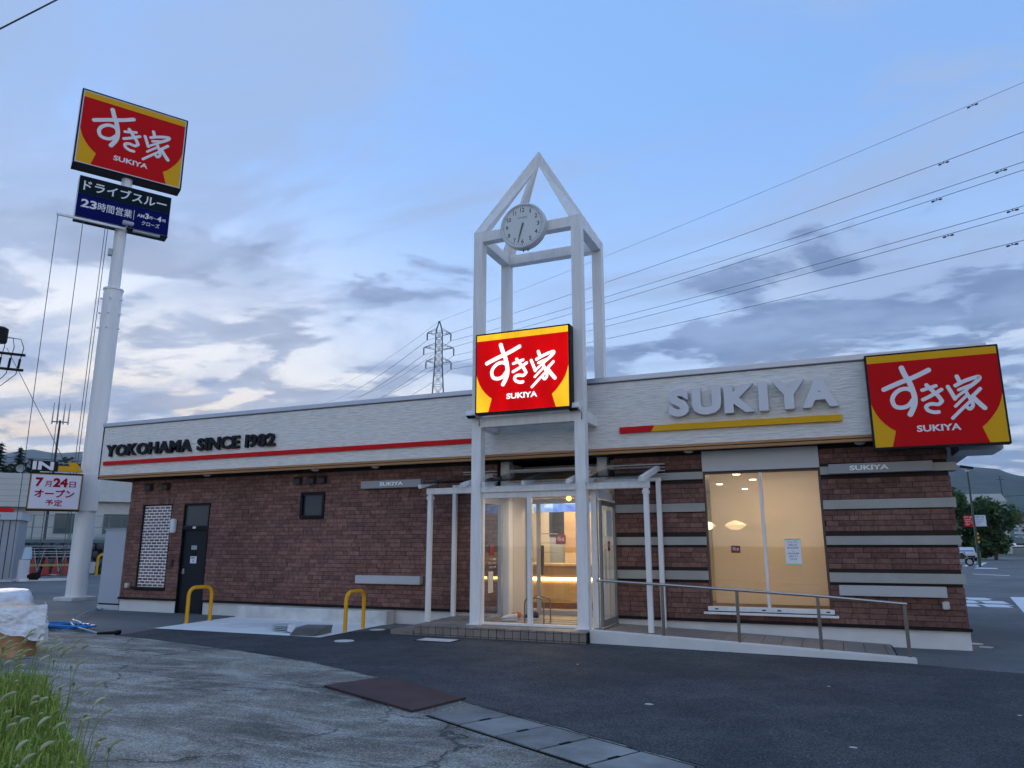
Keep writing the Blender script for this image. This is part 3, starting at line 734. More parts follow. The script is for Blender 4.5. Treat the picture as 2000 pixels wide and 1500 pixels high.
# ------------------------------------------------------------------ entrance: step, deck, ramp, canopy, vestibule
SFY = 12.28; SZ = .19; DX0, DX1 = -7.25, -3.93
st = thing('entrance_step', 'tiled entrance step below the glass vestibule', 'step', (-5.6, 12.3, 0))
B().box(DX0 + .01, DX1, SFY + .012, W - .02, -.05, SZ - .012).build('core', GROUT, st)
x = DX0; i = 0
tm = None
while x < DX1 - .01:
    w_ = min(.152, DX1 - x)
    for z0, z1 in ((-.02, .028), (.037, SZ - .038)):
        B().box(x + .006, x + w_ - .006, SFY, SFY + .012, z0, z1).build('riser_tile', TILE, st)
    B().box(x + .006, x + w_ - .006, SFY - .008, SFY + .10, SZ - .03, SZ).build('nosing_tile', TILE, st)
    x += .152
y = SFY + .104
while y < W - .05:
    x = DX0
    y1 = min(y + .30, W - .03)
    while x < DX1 - .02:
        x1 = min(x + .60, DX1); B().box(x + .002, x1 - .002, y + .002, y1 - .002, SZ - .011, SZ + .001 + (y - SFY) * .02).build('deck_tile', DECKT, st); x += .60
    y += .30
B().box(DX0 - .50, DX0 - .005, SFY + .012, 13.55, -.05, .075).build('lower_core', GROUT, st)
for i in range(3):
    x = DX0 - .50 + i * .163
    B().box(x + .003, x + .16, SFY, SFY + .012, -.02, .06).build('riser_tile', TILE, st); B().box(x + .003, x + .16, SFY - .008, SFY + .10, .062, .09).build('nosing_tile', TILE, st)
for i in range(4):
    y = SFY + .104 + i * .3
    B().box(DX0 - .497, DX0 - .007, y + .002, y + .298, .076, .088).build('deck_tile', DECKT, st)
kb = B().prism([(-12.82, -.05), (-8.70, -.05), (-8.70, .27), (-12.72, .27)], 13.62, W - .036).build('concrete_kerb', CONC, bevel=.012)
tag(kb, 'pale concrete kerb block along the wall behind the bicycle pad', 'kerb')
# ramp
rp = thing('access_ramp', 'sloping wheelchair ramp with grey kerb and tiled floor', 'ramp', (-1.5, 12.4, 0))
RX0, RX1 = -3.925, .92
def rz(x): return SZ + .005 + (x - RX0) / (RX1 - RX0) * (.03 - SZ)
def ry(x): return 12.44 + (x - RX0) / (RX1 - RX0) * (12.10 - 12.44)
b = B(); n0 = [(RX0, ry(RX0)), (RX1, ry(RX1))]
def kerb_pts(x, yo0, yo1, zb): return [(x, ry(x) + yo0, -.05), (x, ry(x) + yo1, -.05), (x, ry(x) + yo1, rz(x) + zb), (x, ry(x) + yo0, rz(x) + zb)]
A_, C_ = kerb_pts(RX0, 0, .13, .03), kerb_pts(RX1, 0, .13, .045)
b.v = A_ + C_; b.f = [(0, 1, 2, 3), (7, 6, 5, 4), (0, 4, 5, 1), (1, 5, 6, 2), (2, 6, 7, 3), (3, 7, 4, 0)]; b.mi = [0] * 6
b.build('kerb', PLINTH, rp, bevel=.012)
b = B(); b.prism([(RX0, -.05), (.72, -.05), (.72, rz(.72) - .012), (RX0, rz(RX0) - .012)], 12.52, W + .015); b.build('slope', GROUT, rp)
x = RX0 + .02; i = 0
while x < .68:
    x1 = min(x + .30, .70); yy = max(ry(x), ry(x1)) + .135
    for ya, yb in ((yy, 13.1), (13.105, W + .01)):
        bb = B(); bb.v = [(x + .004, ya, rz(x) - .010), (x1 - .004, ya, rz(x1) - .010), (x1 - .004, yb - .004, rz(x1) - .010), (x + .004, yb - .004, rz(x) - .010)] + [(p[0], p[1], p[2] + .012) for p in [(x + .004, ya, rz(x) - .010), (x1 - .004, ya, rz(x1) - .010), (x1 - .004, yb - .004, rz(x1) - .010), (x + .004, yb - .004, rz(x) - .010)]]
        bb.f = [(0, 1, 2, 3), (4, 7, 6, 5), (0, 4, 5, 1), (1, 5, 6, 2), (2, 6, 7, 3), (3, 7, 4, 0)]; bb.mi = [0] * 6
        bb.build('ramp_tile', DECKT, rp)
    x += .30
# handrail
hr = thing('handrail', 'stainless steel handrail on posts along the wheelchair ramp', 'handrail', (-1.4, 12.3, .1))
tops = []
for x in (-2.66, -1.47, -.30, .84):
    y = ry(x) + .065; zt = {-2.66: .985, -1.47: .93, -.30: .875, .84: .80}[x]; tops.append((x, y, zt))
    B().box(x - .024, x + .024, y - .016, y + .016, rz(x) + .03, zt - .015).build('post', M('post_steel', (.20, .195, .18), .35, .9), hr)
B().tube([(-3.80, 12.52, 1.03)] + tops + [(.875, ry(.84) + .065, .797)], .022, 12).build('rail', STEEL, hr, smooth=True)
# canopy on posts
cp = thing('entrance_canopy', 'white lean-to canopy with glass roof on thin posts around the entrance', 'canopy', (-5.1, 13.2, .2))
PW = .085
for x in (-7.29, -2.99):
    B().box(x, x + PW, 12.74, 12.74 + PW, .19 if x < -5 else rz(x + .1) + .02, 2.60).build('post', WHITE, cp, bevel=.004)
    B().box(x, x + PW, 13.78, 13.78 + PW, .2 if x < -5 else rz(x + .1), 2.84).build('post', WHITE, cp, bevel=.004)
    bb = B(); bb.box(x - .012, x + PW + .012, 12.725, 12.84, 2.50, 2.56); bb.build('post_collar', WHITE, cp)
for x0, x1 in ((-7.31, TX0 - .001), (TX0 + cw + .001, TX1 - cw - .001), (TX1 + .001, -2.88)): B().box(x0, x1, 12.72, 12.83, 2.601, 2.715).build('front_beam', WHITE, cp, bevel=.005)
for x0, x1 in ((-7.30, TX0 - .001), (TX0 + cw + .001, TX1 - cw - .001), (TX1 + .001, -2.89)): B().box(x0, x1, 13.80, 13.87, 2.80, 2.86).build('wall_beam', WHITE, cp)
for x in (-7.34, -6.42, -5.96, -5.16, -4.30, -3.94, -2.96):
    bb = B(); bb.beam((x, 12.50, 2.735), (x, 13.86, 3.045), .065 if x != -2.96 else .09, .075 if x != -2.96 else .10); bb.build('rafter', WHITE, cp, bevel=.005)
CG = mat_glass('canopy_glass', (.78, .81, .83), .35)
for x0, x1 in ((-7.33, -6.43), (-5.95, -5.17), (-5.15, -4.31), (-3.93, -2.97)):
    bb = B(); bb.beam(((x0 + x1) / 2, 12.46, 2.78), ((x0 + x1) / 2, 13.88, 3.10), x1 - x0, .006); bb.build('roof_pane', CG, cp)
SL = M('slat_white', (.50, .50, .49), .5)
for x0, x1 in ((-7.10, TX0 - .01), (TX0 + cw + .01, TX1 - cw - .01), (TX1 + .01, -2.83)):
    for k in range(5): B().box(x0, x1, 13.88, 13.93, 2.87 + k * .062, 2.887 + k * .062).build('louvre_slat', SL, cp)
# vestibule
vs = thing('entrance_vestibule', 'glazed entrance vestibule with white frames between the tower columns', 'vestibule', (-5.17, 13.4, .2))
GY = 12.80
b = B().box(TX0 + cw, TX1 - cw, GY - .03, GY + .05, .192, .235); b.box(TX0 + cw, TX1 - cw, GY - .03, GY + .05, 2.50, 2.60); b.box(-5.19, -5.11, GY - .03, GY + .05, .236, 2.499); b.box(TX0 + cw, TX0 + cw + .03, GY - .03, GY + .05, .236, 2.499); b.box(TX1 - cw - .03, TX1 - cw, GY - .03, GY + .05, .236, 2.499)
b.build('front_frame', WHITE, vs)
for x0, x1 in ((TX0 + cw + .031, -5.191), (-5.109, TX1 - cw - .031)): B().box(x0, x1, GY, GY + .008, .237, 2.498).build('pane', GLASS, vs)
# side glass on the left, door leaf and post on the right
b = B().box(TX0 + .05, TX0 + .13, 13.85, 13.93, .22, 2.6); b.box(TX0 + .05, TX0 + .13, 12.91, 13.85, .20, .26); b.box(TX0 + .05, TX0 + .13, 12.91, 13.85, 2.42, 2.6); b.build('side_frame', GREYM, vs)
B().box(TX0 + .085, TX0 + .093, 12.91, 13.85, .261, 2.419).build('pane', GLASS, vs)
b = B().box(-4.005, -3.90, 12.92, 13.02, .20, 2.6); b.box(-3.99, -3.86, 14.05, 14.14, .20, 2.6); b.box(-3.98, -3.88, 13.021, 14.049, 2.46, 2.6); b.build('door_frame', WHITE, vs)
dl = B().box(-3.86, -3.815, 12.92, 12.98, .22, 2.42).box(-3.86, -3.815, 13.86, 13.92, .22, 2.42).box(-3.86, -3.815, 12.981, 13.859, .22, .33).box(-3.86, -3.815, 12.981, 13.859, 2.33, 2.42).build('door_leaf', M('door_grey', (.22, .23, .22), .4, .4), vs)
B().box(-3.842, -3.834, 12.981, 13.859, .331, 2.329).build('pane', WGLASS, dl)
B().tube([(-3.78, 13.02, .95), (-3.78, 13.02, 1.55)], .016, 10).build('pull_handle', STEEL, dl)
STK = M('sticker_red', (.32, .015, .02), .4)
def sticker(parent, o, u, w_, h_, mt=STK):
    u = Vector(u).normalized(); up = Vector((0, 0, 1)); nr = u.cross(up); o = Vector(o)
    def tr(x, y, d): return tuple(o + u * (x / SW * w_) + up * (y / SH * h_) + nr * d)
    q = B().quad(tr(0, 0, 0), tr(SW, 0, 0), tr(SW, SH, 0), tr(0, SH, 0)).build('sticker', mt, parent)
    bb = B(); brush(bb, lambda x, y, d: tr(x, y, d * .6)); bb.build('print', LETTERW, q)
sticker(PENDING_STICKER, (-1.715, W + .025, 1.485), (1, 0, 0), .16, .125)
sticker(dl, (-3.811, 13.30, 1.52), (0, 1, 0), .17, .17)
B().quad((-3.812, 13.25, 1.78), (-3.812, 13.60, 1.78), (-3.812, 13.60, 2.25), (-3.812, 13.25, 2.25)).build('notice', M('notice_pale', (.62, .66, .70), .6), dl)
sticker(vs, (TX0 + .10, 13.55, 1.42), (0, -1, 0), .17, .20)
bb = B()
for k, (tx, w_) in enumerate((('自動ドア', .30), ('いらっしゃいませ', .34), ('押してください', .32))): text(bb, tx, (TX0 + .099, 13.65, 1.33 - k * .075), (0, -1, 0), (0, 0, 1), w_, .045, 0, .01)
bb.build('glass_lettering', LETTERW, vs)
B().box(TX0 + .097, TX0 + .101, 13.30, 13.52, .72, 1.12).build('notice', M('notice_cream', (.66, .65, .56), .6), vs)
B().box(TX0 + .05, TX1 - .05, 12.86, 14.3, 2.602, 2.63).build('vestibule_ceiling', M('vest_ceiling', (.10, .09, .08), .6), vs)
# opening reveals between vestibule and dining room
b = B().box(-6.47, -6.12, 14.30, 15.2, .2, 3.3); b.box(-4.0, -3.84, 14.30, 15.2, .2, 3.3); b.box(-6.12, -4.0, 14.9, 15.2, 2.62, 3.3)
b.build('inner_wall', M('inner_white', (.70, .68, .64), .6), vs)
b = B().box(-6.12, -6.07, 15.0, 15.08, .2, 2.6); b.box(-4.05, -4.0, 15.0, 15.08, .2, 2.6); b.box(-5.87, -5.79, 14.98, 15.04, .2, 2.6); b.box(-6.07, -4.05, 15.0, 15.08, 2.50, 2.6); b.box(-6.07, -4.05, 15.0, 15.08, .2, .30)
idr = b.build('inner_door', GREYM, vs); B().box(-6.07, -4.05, 15.05, 15.056, .30, 2.5).build('pane', GLASS, idr)
B().box(-5.76, -5.70, 14.94, 14.99, 1.0, 1.62).build('pull_handle', M('handle_dark', (.12, .115, .10), .35, .8), idr)
sticker(idr, (-5.43, 14.99, 1.64), (1, 0, 0), .22, .20)

# ------------------------------------------------------------------ dining room behind the glass
WOOD = M('pale_wood', (.54, .35, .165), .5, var=.10, vscale=4, stretch=(.3, 1, 3)); CREAM = M('cream_wall', (.70, .62, .48), .7)
inn = thing('dining_room', 'warm lit dining room seen through the entrance glass', 'room', (-5, 17, .2))
B().box(-9.5, 1.72, W + .17, 20.5, .10, .20).build('floor', M('room_floor', (.22, .17, .12), .5, var=.1), inn)
B().box(-9.5, 1.72, W + .17, 20.5, 3.05, 3.15).build('ceiling', M('room_ceiling', (.72, .68, .60), .7), inn)
b = B().box(-9.6, -9.5, W + .17, 20.5, .1, 3.15); b.box(-9.6, 1.72, 20.5, 20.6, .1, 3.15); b.build('room_wall', CREAM, inn)
B().box(-9.4, -6.95, 18.7, 18.9, .2, 3.05).build('kitchen_wall', CREAM, inn)
B().box(-6.95, -6.5, 18.68, 18.9, 1.85, 3.05).build('painted_dark_opening', BLACK, inn); B().box(-6.95, -6.5, 18.7, 18.9, .2, 1.85).build('fridge_door', M('fridge_blue', (.42, .48, .54), .4), inn)  # kitchen opening is a solid panel, its darkness painted black
B().box(-6.5, -4.2, 18.6, 18.9, .2, 3.05).build('timber_wall', WOOD, inn)
ct = thing('order_counter', 'pale wooden counter with a glowing strip behind the entrance doors', 'counter', (-5.9, 16.6, .2))
B().box(-8.2, -4.0, 16.52, 17.2, .33, 1.16).build('counter_body', WOOD, ct); B().box(-8.2, -4.0, 16.55, 17.2, .2, .329).build('kick_board', M('kick_brown', (.22, .10, .045), .5), ct)
B().box(-8.2, -4.0, 16.42, 17.25, 1.161, 1.21).build('counter_top', M('top_wood', (.62, .46, .28), .45), ct); B().box(-8.2, -4.0, 16.44, 16.519, .90, .95).build('ledge', WOOD, ct)
B().box(-8.2, -4.0, 16.47, 16.518, .835, .895).build('light_strip', M('strip_light', (1, .8, .4), .5, emit=5., ecol=(1, .72, .28)), ct)
for x0 in (-7.4, -6.45, -5.35): B().box(x0, x0 + .8, 16.505, 16.519, .40, .78).build('front_panel', M('panel_wood', (.50, .34, .18), .5, var=.1), ct)
B().box(-7.25, -6.85, 17.0, 17.25, 1.211, 2.05).build('cabinet', M('steel_cabinet', (.25, .25, .24), .35, .6), inn); B().box(-5.9, -4.2, 16.9, 17.0, 1.211, 1.45).build('screen_guard', M('guard_wood', (.60, .48, .32), .5), ct)
for k in range(3): B().box(-6.56, -6.22, 17.0, 17.3, 1.45 + k * .22, 1.47 + k * .22).build('shelf', GREYM, inn)
mb = thing('menu_board', 'backlit blue and yellow menu screens above the counter', 'menu board', (-6, 16.6, 2.39))
def scr(nm, x0, x1, z0, z1, c1, c2, e):
    m = bpy.data.materials.new(nm); m.use_nodes = True; g = NT(m.node_tree); bs = g.n['Principled BSDF']
    n_ = g.noise(g.add('ShaderNodeNewGeometry').outputs['Position'], 5., 4); c = g.mix(g.ramp(n_, .4, .65), c1, c2)
    g.l.new(c, bs.inputs['Emission Color']); bs.inputs['Emission Strength'].default_value = e * 2 / 2 ** EXPOSURE; bs.inputs['Base Color'].default_value = (.02, .02, .02, 1)
    B().box(x0, x1, 16.5, 16.56, z0, z1).build('screen', m, mb)
scr('screen_yellow', -6.98, -6.55, 2.38, 2.64, (.8, .62, .05, 1), (.95, .9, .5, 1), .6)
scr('screen_pale', -6.54, -6.05, 2.39, 2.62, (.1, .35, .8, 1), (.6, .8, .95, 1), .5); scr('screen_blue', -6.04, -4.2, 2.39, 2.58, (.01, .12, .75, 1), (.1, .4, .9, 1), .5)
lb = thing('spot_bulb', 'small glowing amber spot bulb near the vestibule ceiling', 'bulb', (-5.0, 14.3, 2.6))
B().lathe((-4.94, 14.45, 2.56), [(.01, -.05), (.045, -.03), (.055, .0), (.045, .035), (.02, .055)], 14).build('bulb', M('bulb_glow', (1, .6, .2), .5, emit=2.2, ecol=(1, .42, .10)), lb, smooth=True); B().tube([(-4.94, 14.45, 2.63), (-4.94, 14.45, 2.60)], .03).build('socket', BLACK, lb)
for k, (x, y) in enumerate(((-1.80, 15.6), (-2.42, 15.75))):
    pl = thing('pendant_lamp', 'glowing pendant lamp shade behind the window screen, %s' % ('hanging whole in view' if k == 0 else 'half hidden at the frame edge'), 'lamp', (x, y, 2.0), 'pendant lamps behind the window screen')
    B().lathe((x, y, 2.02), [(.02, -.10), (.10, -.085), (.17, -.04), (.215, .0), (.15, .045), (.07, .075), (.02, .09)], 20).build('shade', M('shade_glow', (1, .85, .6), .5, emit=1.5, ecol=(1, .74, .42)), pl, smooth=True); B().tube([(x, y, 2.14), (x, y, 3.05)], .006, 6).build('cord', BLACK, pl)
for x, y in ((-1.73, 15.71), (-1.54, 17.08), (-2.39, 18.06), (-1.99, 19.79)):
    B().lathe((x, y, 3.03), [(.07, 0), (.075, .018)], 14).build('downlight', M('downlight_glow', (1, .9, .7), .5, emit=9., ecol=(1, .85, .6)), inn)
def area(x, y, z, sx, sy, e, col=(1, .77, .50)):
    l = bpy.data.lights.new('ceiling_lamp_light', 'AREA'); l.shape = 'RECTANGLE'; l.size = sx; l.size_y = sy; l.energy = e * 2 / 2 ** EXPOSURE; l.color = col
    o = bpy.data.objects.new('ceiling_lamp_light', l); COL.objects.link(o); o.location = (x, y, z)
area(-.9, 15.6, 3.0, 1.8, 1.6, 44); area(-5.8, 16.0, 3.0, 2.2, .8, 38); area(-5.8, 17.9, 3.0, 2.2, 1., 30); area(-5.1, 13.6, 2.59, 1.4, 1.0, 9, (1, .88, .70))
# inside the vestibule: shoes and a bent pipe stand
def shoe(label, x, y, a, col, dark):
    t = thing('shoe', label, 'shoe', (x, y, .225)); m = Matrix.Rotation(a, 3, 'Z'); L = .27
    def ringp(u, w_, h0, h1): return [tuple(Vector((x, y, .225)) + m @ Vector((u, w_ * math.cos(R(k)), h0 + (h1 - h0) * .5 * (1 + math.sin(R(k)))))) for k in range(0, 360, 30)]
    secs = [(-.14, .02, .03, .08), (-.13, .042, .018, .125), (-.08, .048, .015, .13), (-.01, .050, .012, .115), (.05, .056, .012, .10), (.11, .052, .014, .085), (.15, .034, .02, .065), (.165, .014, .025, .045)]
    bb = B()
    for u, w_, h0, h1 in secs: bb.v += ringp(u, w_, h0, h1)
    n = 12
    for i in range(len(secs) - 1):
        for k in range(n): bb.f.append((i * n + k, i * n + (k + 1) % n, (i + 1) * n + (k + 1) % n, (i + 1) * n + k)); bb.mi.append(0)
    bb.f += [tuple(range(n)), tuple(range((len(secs) - 1) * n, len(secs) * n))]; bb.mi += [0, 0]
    bb.build('upper', col, t, smooth=True)
    bb = B(); bb.v = []; pts = [(-.135, .03), (-.05, .045), (.05, .052), (.11, .045), (.15, .012), (.15, -.012), (.11, -.045), (.05, -.052), (-.05, -.045), (-.135, -.03)]
    q = [m @ Vector((p[0], p[1], 0)) for p in pts]; bb.prism([(x + p.x, y + p.y) for p in q], .224, .245, 'z'); bb.build('sole', LETTERW, t)
    bb = B(); c = Vector((x, y, .225)) + m @ Vector((-.07, 0, .128)); bb.lathe(c, [(.036, -.004), (.033, .003)], 12, squash=.8); bb.build('opening', dark, t)
SHW = M('shoe_white', (.70, .70, .66), .6); SHO = M('shoe_orange', (.72, .16, .04), .6); SHB = M('shoe_navy', (.03, .035, .06), .6)
shoe('white trainer on the vestibule floor, pointing left', -5.80, 13.40, R(205), SHW, BLACK); shoe('bright orange shoe on the vestibule floor', -5.86, 13.78, R(160), SHO, SHO); shoe('dark navy shoe behind the pipe stand', -5.52, 13.80, R(185), SHB, BLACK)
ps = thing('pipe_stand', 'small bent stainless pipe stand inside the vestibule', 'stand', (-5.2, 13.1, .22))
def arch(bb, p0, p1, h, r, bend=.12, n=6):
    p0 = Vector(p0); p1 = Vector(p1); d = (p1 - p0).normalized(); pts = [p0]
    for k in range(n + 1): a = R(90 * k / n); pts.append(p0 + d * (bend - bend * math.cos(a)) + Vector((0, 0, h - bend + bend * math.sin(a))))
    for k in range(n + 1): a = R(90 * k / n); pts.append(p1 - d * (bend - bend * math.sin(a)) + Vector((0, 0, h - bend + bend * math.cos(a))))
    pts.append(p1); bb.tube(pts, r, 10); return bb
PIPE = M('dull_pipe', (.24, .23, .21), .35, .9)
for y in (13.05, 13.4): arch(B(), (-5.36, y, .215), (-4.98, y, .215), .46, .014).build('pipe_arch', PIPE, ps, smooth=True)
B().tube([(-5.17, 13.05, .665), (-5.17, 13.4, .665)], .012, 8).build('cross_pipe', PIPE, ps)

# ------------------------------------------------------------------ yellow arch bollards, plates on the pad
for k, (a, c) in enumerate((((-12.68, 12.12, 0), (-12.68, 12.76, 0)), ((-8.66, 12.12, 0), (-8.72, 12.80, 0)))):
    t = thing('arch_bollard', 'yellow arch bollard at the %s end of the bicycle pad' % ('left, service door' if k == 0 else 'right, entrance'), 'bollard', a, 'arch bollards of the bicycle pad')
    arch(B(), (a[0], a[1], -.02), (c[0], c[1], -.02), .76, .038, .17).build('pipe', YELLOW, t, smooth=True)
    for q in (a, c): B().lathe((q[0], q[1], .012), [(.06, 0), (.058, .006)], 14).build('base_ring', CONC, t)
bp = thing('board_stack', 'small stack of grey boards lying on the bicycle pad', 'boards', (-9.3, 11.7, 0))
SB = M('board_grey', (.16, .175, .17), .6, var=.15); SBL = M('board_pale', (.45, .49, .47), .6, var=.12)
for k in range(4): bb = B(); bb.obox((-9.05 + .01 * k, 11.62 + .012 * k, .03 + .034 * k), .50, .62, .03, Matrix.Rotation(R(8 + 3 * k), 3, 'Z')); bb.build('board', SB, bp, bevel=.004)
for k in range(4): bb = B(); bb.obox((-9.75 - .015 * k, 11.85 + .01 * k, .028 + .03 * k), .48, .42, .012, Matrix.Rotation(R(-14 + 7 * k), 3, 'Z')); bb.build('board', SBL, bp)
bb = B(); bb.obox((-9.42, 11.70, .10), .18, .40, .13, Matrix.Rotation(R(12), 3, 'Y')); bb.build('wrapper', LETTERW, bp, bevel=.01)

# ------------------------------------------------------------------ pole sign
PX, PY = -21.4, 16.06
ps = thing('pole_sign', 'tall white pole sign with red bowl panel and blue hours panel', 'pole sign', (PX, PY, 0))
B().box(PX - .42, PX + .42, PY - .42, PY + .42, -.05, .10).build('footing', CONC, ps, bevel=.02)
B().lathe((PX, PY, 0), [(.285, .10), (.285, 9.93)], 40).build('lower_pole', POLEW, ps, smooth=True)
B().lathe((PX, PY, 9.93), [(.31, .0), (.31, .05), (.185, .09), (.185, 2.25)], 32).build('upper_pole', POLEW, ps, smooth=True)
for k in range(3):
    for j in range(5):
        a = R(72 * j + 20); c = Vector((PX + .29 * math.cos(a), PY + .29 * math.sin(a), 9.6 - k * .5)); B().tube([c, c + Vector((math.cos(a), math.sin(a), 0)) * .07], .03, 6).build('bolt', POLEW, ps)
B().lathe((PX, PY, 13.6), [(.17, 0), (.17, .5)], 20).build('neck', POLEW, ps)
yw = R(59.5); U = Vector((math.cos(yw), math.sin(yw), 0)); NRM = Vector((math.sin(yw), -math.cos(yw), 0)); rm = Matrix((U, -NRM, Vector((0, 0, 1)))).transposed()
def panel_box(c, w_, h_, d, nm, mt): bb = B(); bb.obox(c, w_, d, h_, rm); return bb.build(nm, mt, ps, bevel=.01)
c1 = Vector((PX, PY, 15.36)); ps_case = panel_box(c1, 3.35, 2.74, .56, 'sign_case', M('case_white', (.66, .68, .70), .4)); fc = c1 + NRM * .281
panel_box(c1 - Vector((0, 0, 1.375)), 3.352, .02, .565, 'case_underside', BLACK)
for w2, h2, dx, dz in ((3.36, .05, 0, 1.35), (3.36, .05, 0, -1.35), (.05, 2.65, -1.655, 0), (.05, 2.65, 1.655, 0)): panel_box(c1 + U * dx + Vector((0, 0, dz)) + NRM * .281, w2, h2, .02, 'case_edge', BLACK)
sign_face(ps, fc - U * 1.65 + Vector((0, 0, -1.345)), U, 3.30, 2.69, UNLIT)
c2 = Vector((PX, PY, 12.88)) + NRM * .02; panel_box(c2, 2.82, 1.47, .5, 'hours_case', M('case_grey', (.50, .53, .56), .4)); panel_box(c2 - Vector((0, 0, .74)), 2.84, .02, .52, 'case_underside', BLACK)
f2 = c2 + NRM * .252; NAVY = M('hours_navy', (.002, .006, .10), .65, spec=.08); TEAL = M('hours_teal', (.006, .016, .022), .65, spec=.08)
def pq(a, b_, z0, z1, d): return [tuple(f2 + U * x + Vector((0, 0, z)) + NRM * d) for x, z in ((a, z0), (b_, z0), (b_, z1), (a, z1))]
B().quad(*pq(-1.40, 1.40, -.72, .10, .001)).build('lower_panel', NAVY, ps); B().quad(*pq(-1.40, 1.40, .102, .72, .001)).build('upper_panel', TEAL, ps)
def ptext(tx, a, z0, w_, h_, bold=.02):
    bb = B(); text(bb, tx, f2 + U * a + Vector((0, 0, z0)) + NRM * .004, U, (0, 0, 1), w_, h_, 0, bold); bb.build('lettering', UNLIT[2], ps)
ptext('ドライブスルー', -1.27, .24, 2.54, .36, .018); ptext('23', -1.28, -.37, .46, .29, .03); ptext('時間営業', -.79, -.38, 1.03, .30, .008); ptext('AM', .40, -.26, .22, .12); ptext('3', .64, -.27, .12, .20, .03); ptext('時〜', .78, -.25, .22, .12, .008); ptext('4', 1.02, -.27, .14, .20, .03); ptext('時', 1.19, -.25, .11, .12, .008); ptext('クローズ', .56, -.52, .56, .16, .010)
B().quad(*pq(.29, .305, -.42, -.06, .004)).build('divider', UNLIT[2], ps)
# banner rods, ropes, lamp
b = B(); b.beam(c2 - U * 1.9 + Vector((0, 0, -.80)) + NRM * .25, c2 + U * .1 + Vector((0, 0, -.80)) + NRM * .25, .07, .07); b.build('banner_rod', POLEW, ps)
for s_ in (-.85, .75): b = B(); cc = c2 + U * s_ + Vector((0, 0, -.78)) + NRM * .2; b.beam(cc - U * .42, cc + U * .42, .12, .06); b.build('strip_lamp', M('lamp_strip_grey', (.42, .43, .42), .4), ps)
LOW = Vector((PX, PY, .62)); b = B(); b.beam(LOW - U * 1.5 + NRM * 0, LOW, .08, .06); b.build('lower_rod', POLEW, ps)
b = B(); b.obox(LOW - U * 1.15 + Vector((0, 0, .11)), .34, .2, .2, rm); b.build('rope_drum', BLACK, ps, bevel=.05)
for s_ in (-1.86, -1.15, -.50, -.42):
    B().tube([c2 + U * s_ + Vector((0, 0, -.82)) + NRM * .25, Vector((PX, PY, .70)) + U * s_ * .95 + NRM * .02], .011, 5).build('rope', M('rope_grey', (.12, .12, .12), .7), ps)
b = B(); b.obox(c2 + U * .12 + Vector((0, 0, -.70)) + NRM * .55, .34, .16, .12, rm); b.build('floodlight', GREYM, ps, bevel=.02); B().tube([c2 + U * .12 + Vector((0, 0, -.72)) + NRM * .5, Vector((PX, PY, 11.8)) + NRM * .19], .015, 6).build('floodlight_arm', POLEW, ps)
b = B(); b.obox(Vector((PX, PY, 11.25)) - U * .24, .12, .16, .22, rm); b.build('junction_box', GREYM, ps)
b = B(); b.obox(Vector((PX, PY, .95)) + U * .33, .18, .22, .34, rm); b.build('junction_box', LETTERW, ps, bevel=.01)
# sleeve and drive-in board
b = B(); b.obox((PX, PY, 3.24), .60, .60, 1.16, Matrix.Rotation(R(-37), 3, 'Z')); b.build('sleeve', POLEW, ps, bevel=.02)
yi = R(56); UI = Vector((math.cos(yi), math.sin(yi), 0)); NI = Vector((math.sin(yi), -math.cos(yi), 0)); ri = Matrix((UI, -NI, Vector((0, 0, 1)))).transposed(); ic = Vector((-21.27, 14.88, 3.19))
bo = thing('entry_board', 'white opening date board with red lettering and IN arrow on the sign pole', 'sign', (ic.x, ic.y, 2.66))
bb = B(); bb.obox(ic - NI * .12, 1.36, .24, 1.13, ri); bb.build('board_case', BLACK, bo, bevel=.01)
def iq(a, b_, z0, z1, d): return [tuple(ic + UI * x + Vector((0, 0, z)) + NI * d) for x, z in ((a, z0), (b_, z0), (b_, z1), (a, z1))]
B().quad(*iq(-.66, .66, -.52, .52, .002)).build('yellow_border', M('border_ochre', (.45, .26, .05), .5), bo); B().quad(*iq(-.635, .635, -.495, .495, .004)).build('white_sheet', M('sheet_white', (.84, .80, .86), .6), bo)
RI = M('print_red', (.42, .004, .02), .6, spec=.1)
def itext(tx, a, z0, w_, h_, bold=.03):
    bb = B(); text(bb, tx, ic + UI * a + Vector((0, 0, z0)) + NI * .007, UI, (0, 0, 1), w_, h_, 0, bold); bb.build('lettering', RI, bo)
itext('7', -.53, .14, .20, .27, .05); itext('月', -.29, .14, .17, .18, .018); itext('24', -.08, .14, .38, .27, .05); itext('日', .34, .14, .17, .18, .018); itext('オープン', -.52, -.17, 1.02, .24, .034); itext('予定', -.22, -.43, .44, .20, .022)
bb = B(); bb.obox(ic - UI * .36 + Vector((0, 0, .76)) - NI * .1, .70, .12, .30, ri); bb.build('in_case', BLACK, bo)
bb = B(); text(bb, 'IN', ic - UI * .66 + Vector((0, 0, .64)) - NI * .036, UI, (0, 0, 1), .54, .25, 0, .04); bb.build('in_lettering', UNLIT[2], bo)
ap = [(-.02, .60), (-.02, .80), (.32, .80), (.28, .90), (.62, .90), (.66, .60)]
ap = [(.0, .62), (.0, .78), (.30, .78), (.24, .90), (.46, .90), (.66, .62)]
bb = B(); n = len(ap); bb.v = [tuple(ic + UI * x + Vector((0, 0, z)) - NI * .02) for x, z in ap] + [tuple(ic + UI * x + Vector((0, 0, z)) - NI * .16) for x, z in ap]
bb.f = [tuple(range(n)), tuple(reversed(range(n, 2 * n)))] + [(i, n + i, n + (i + 1) % n, (i + 1) % n) for i in range(n)]; bb.mi = [0] * len(bb.f); bb.build('arrow', YELLOW, bo)

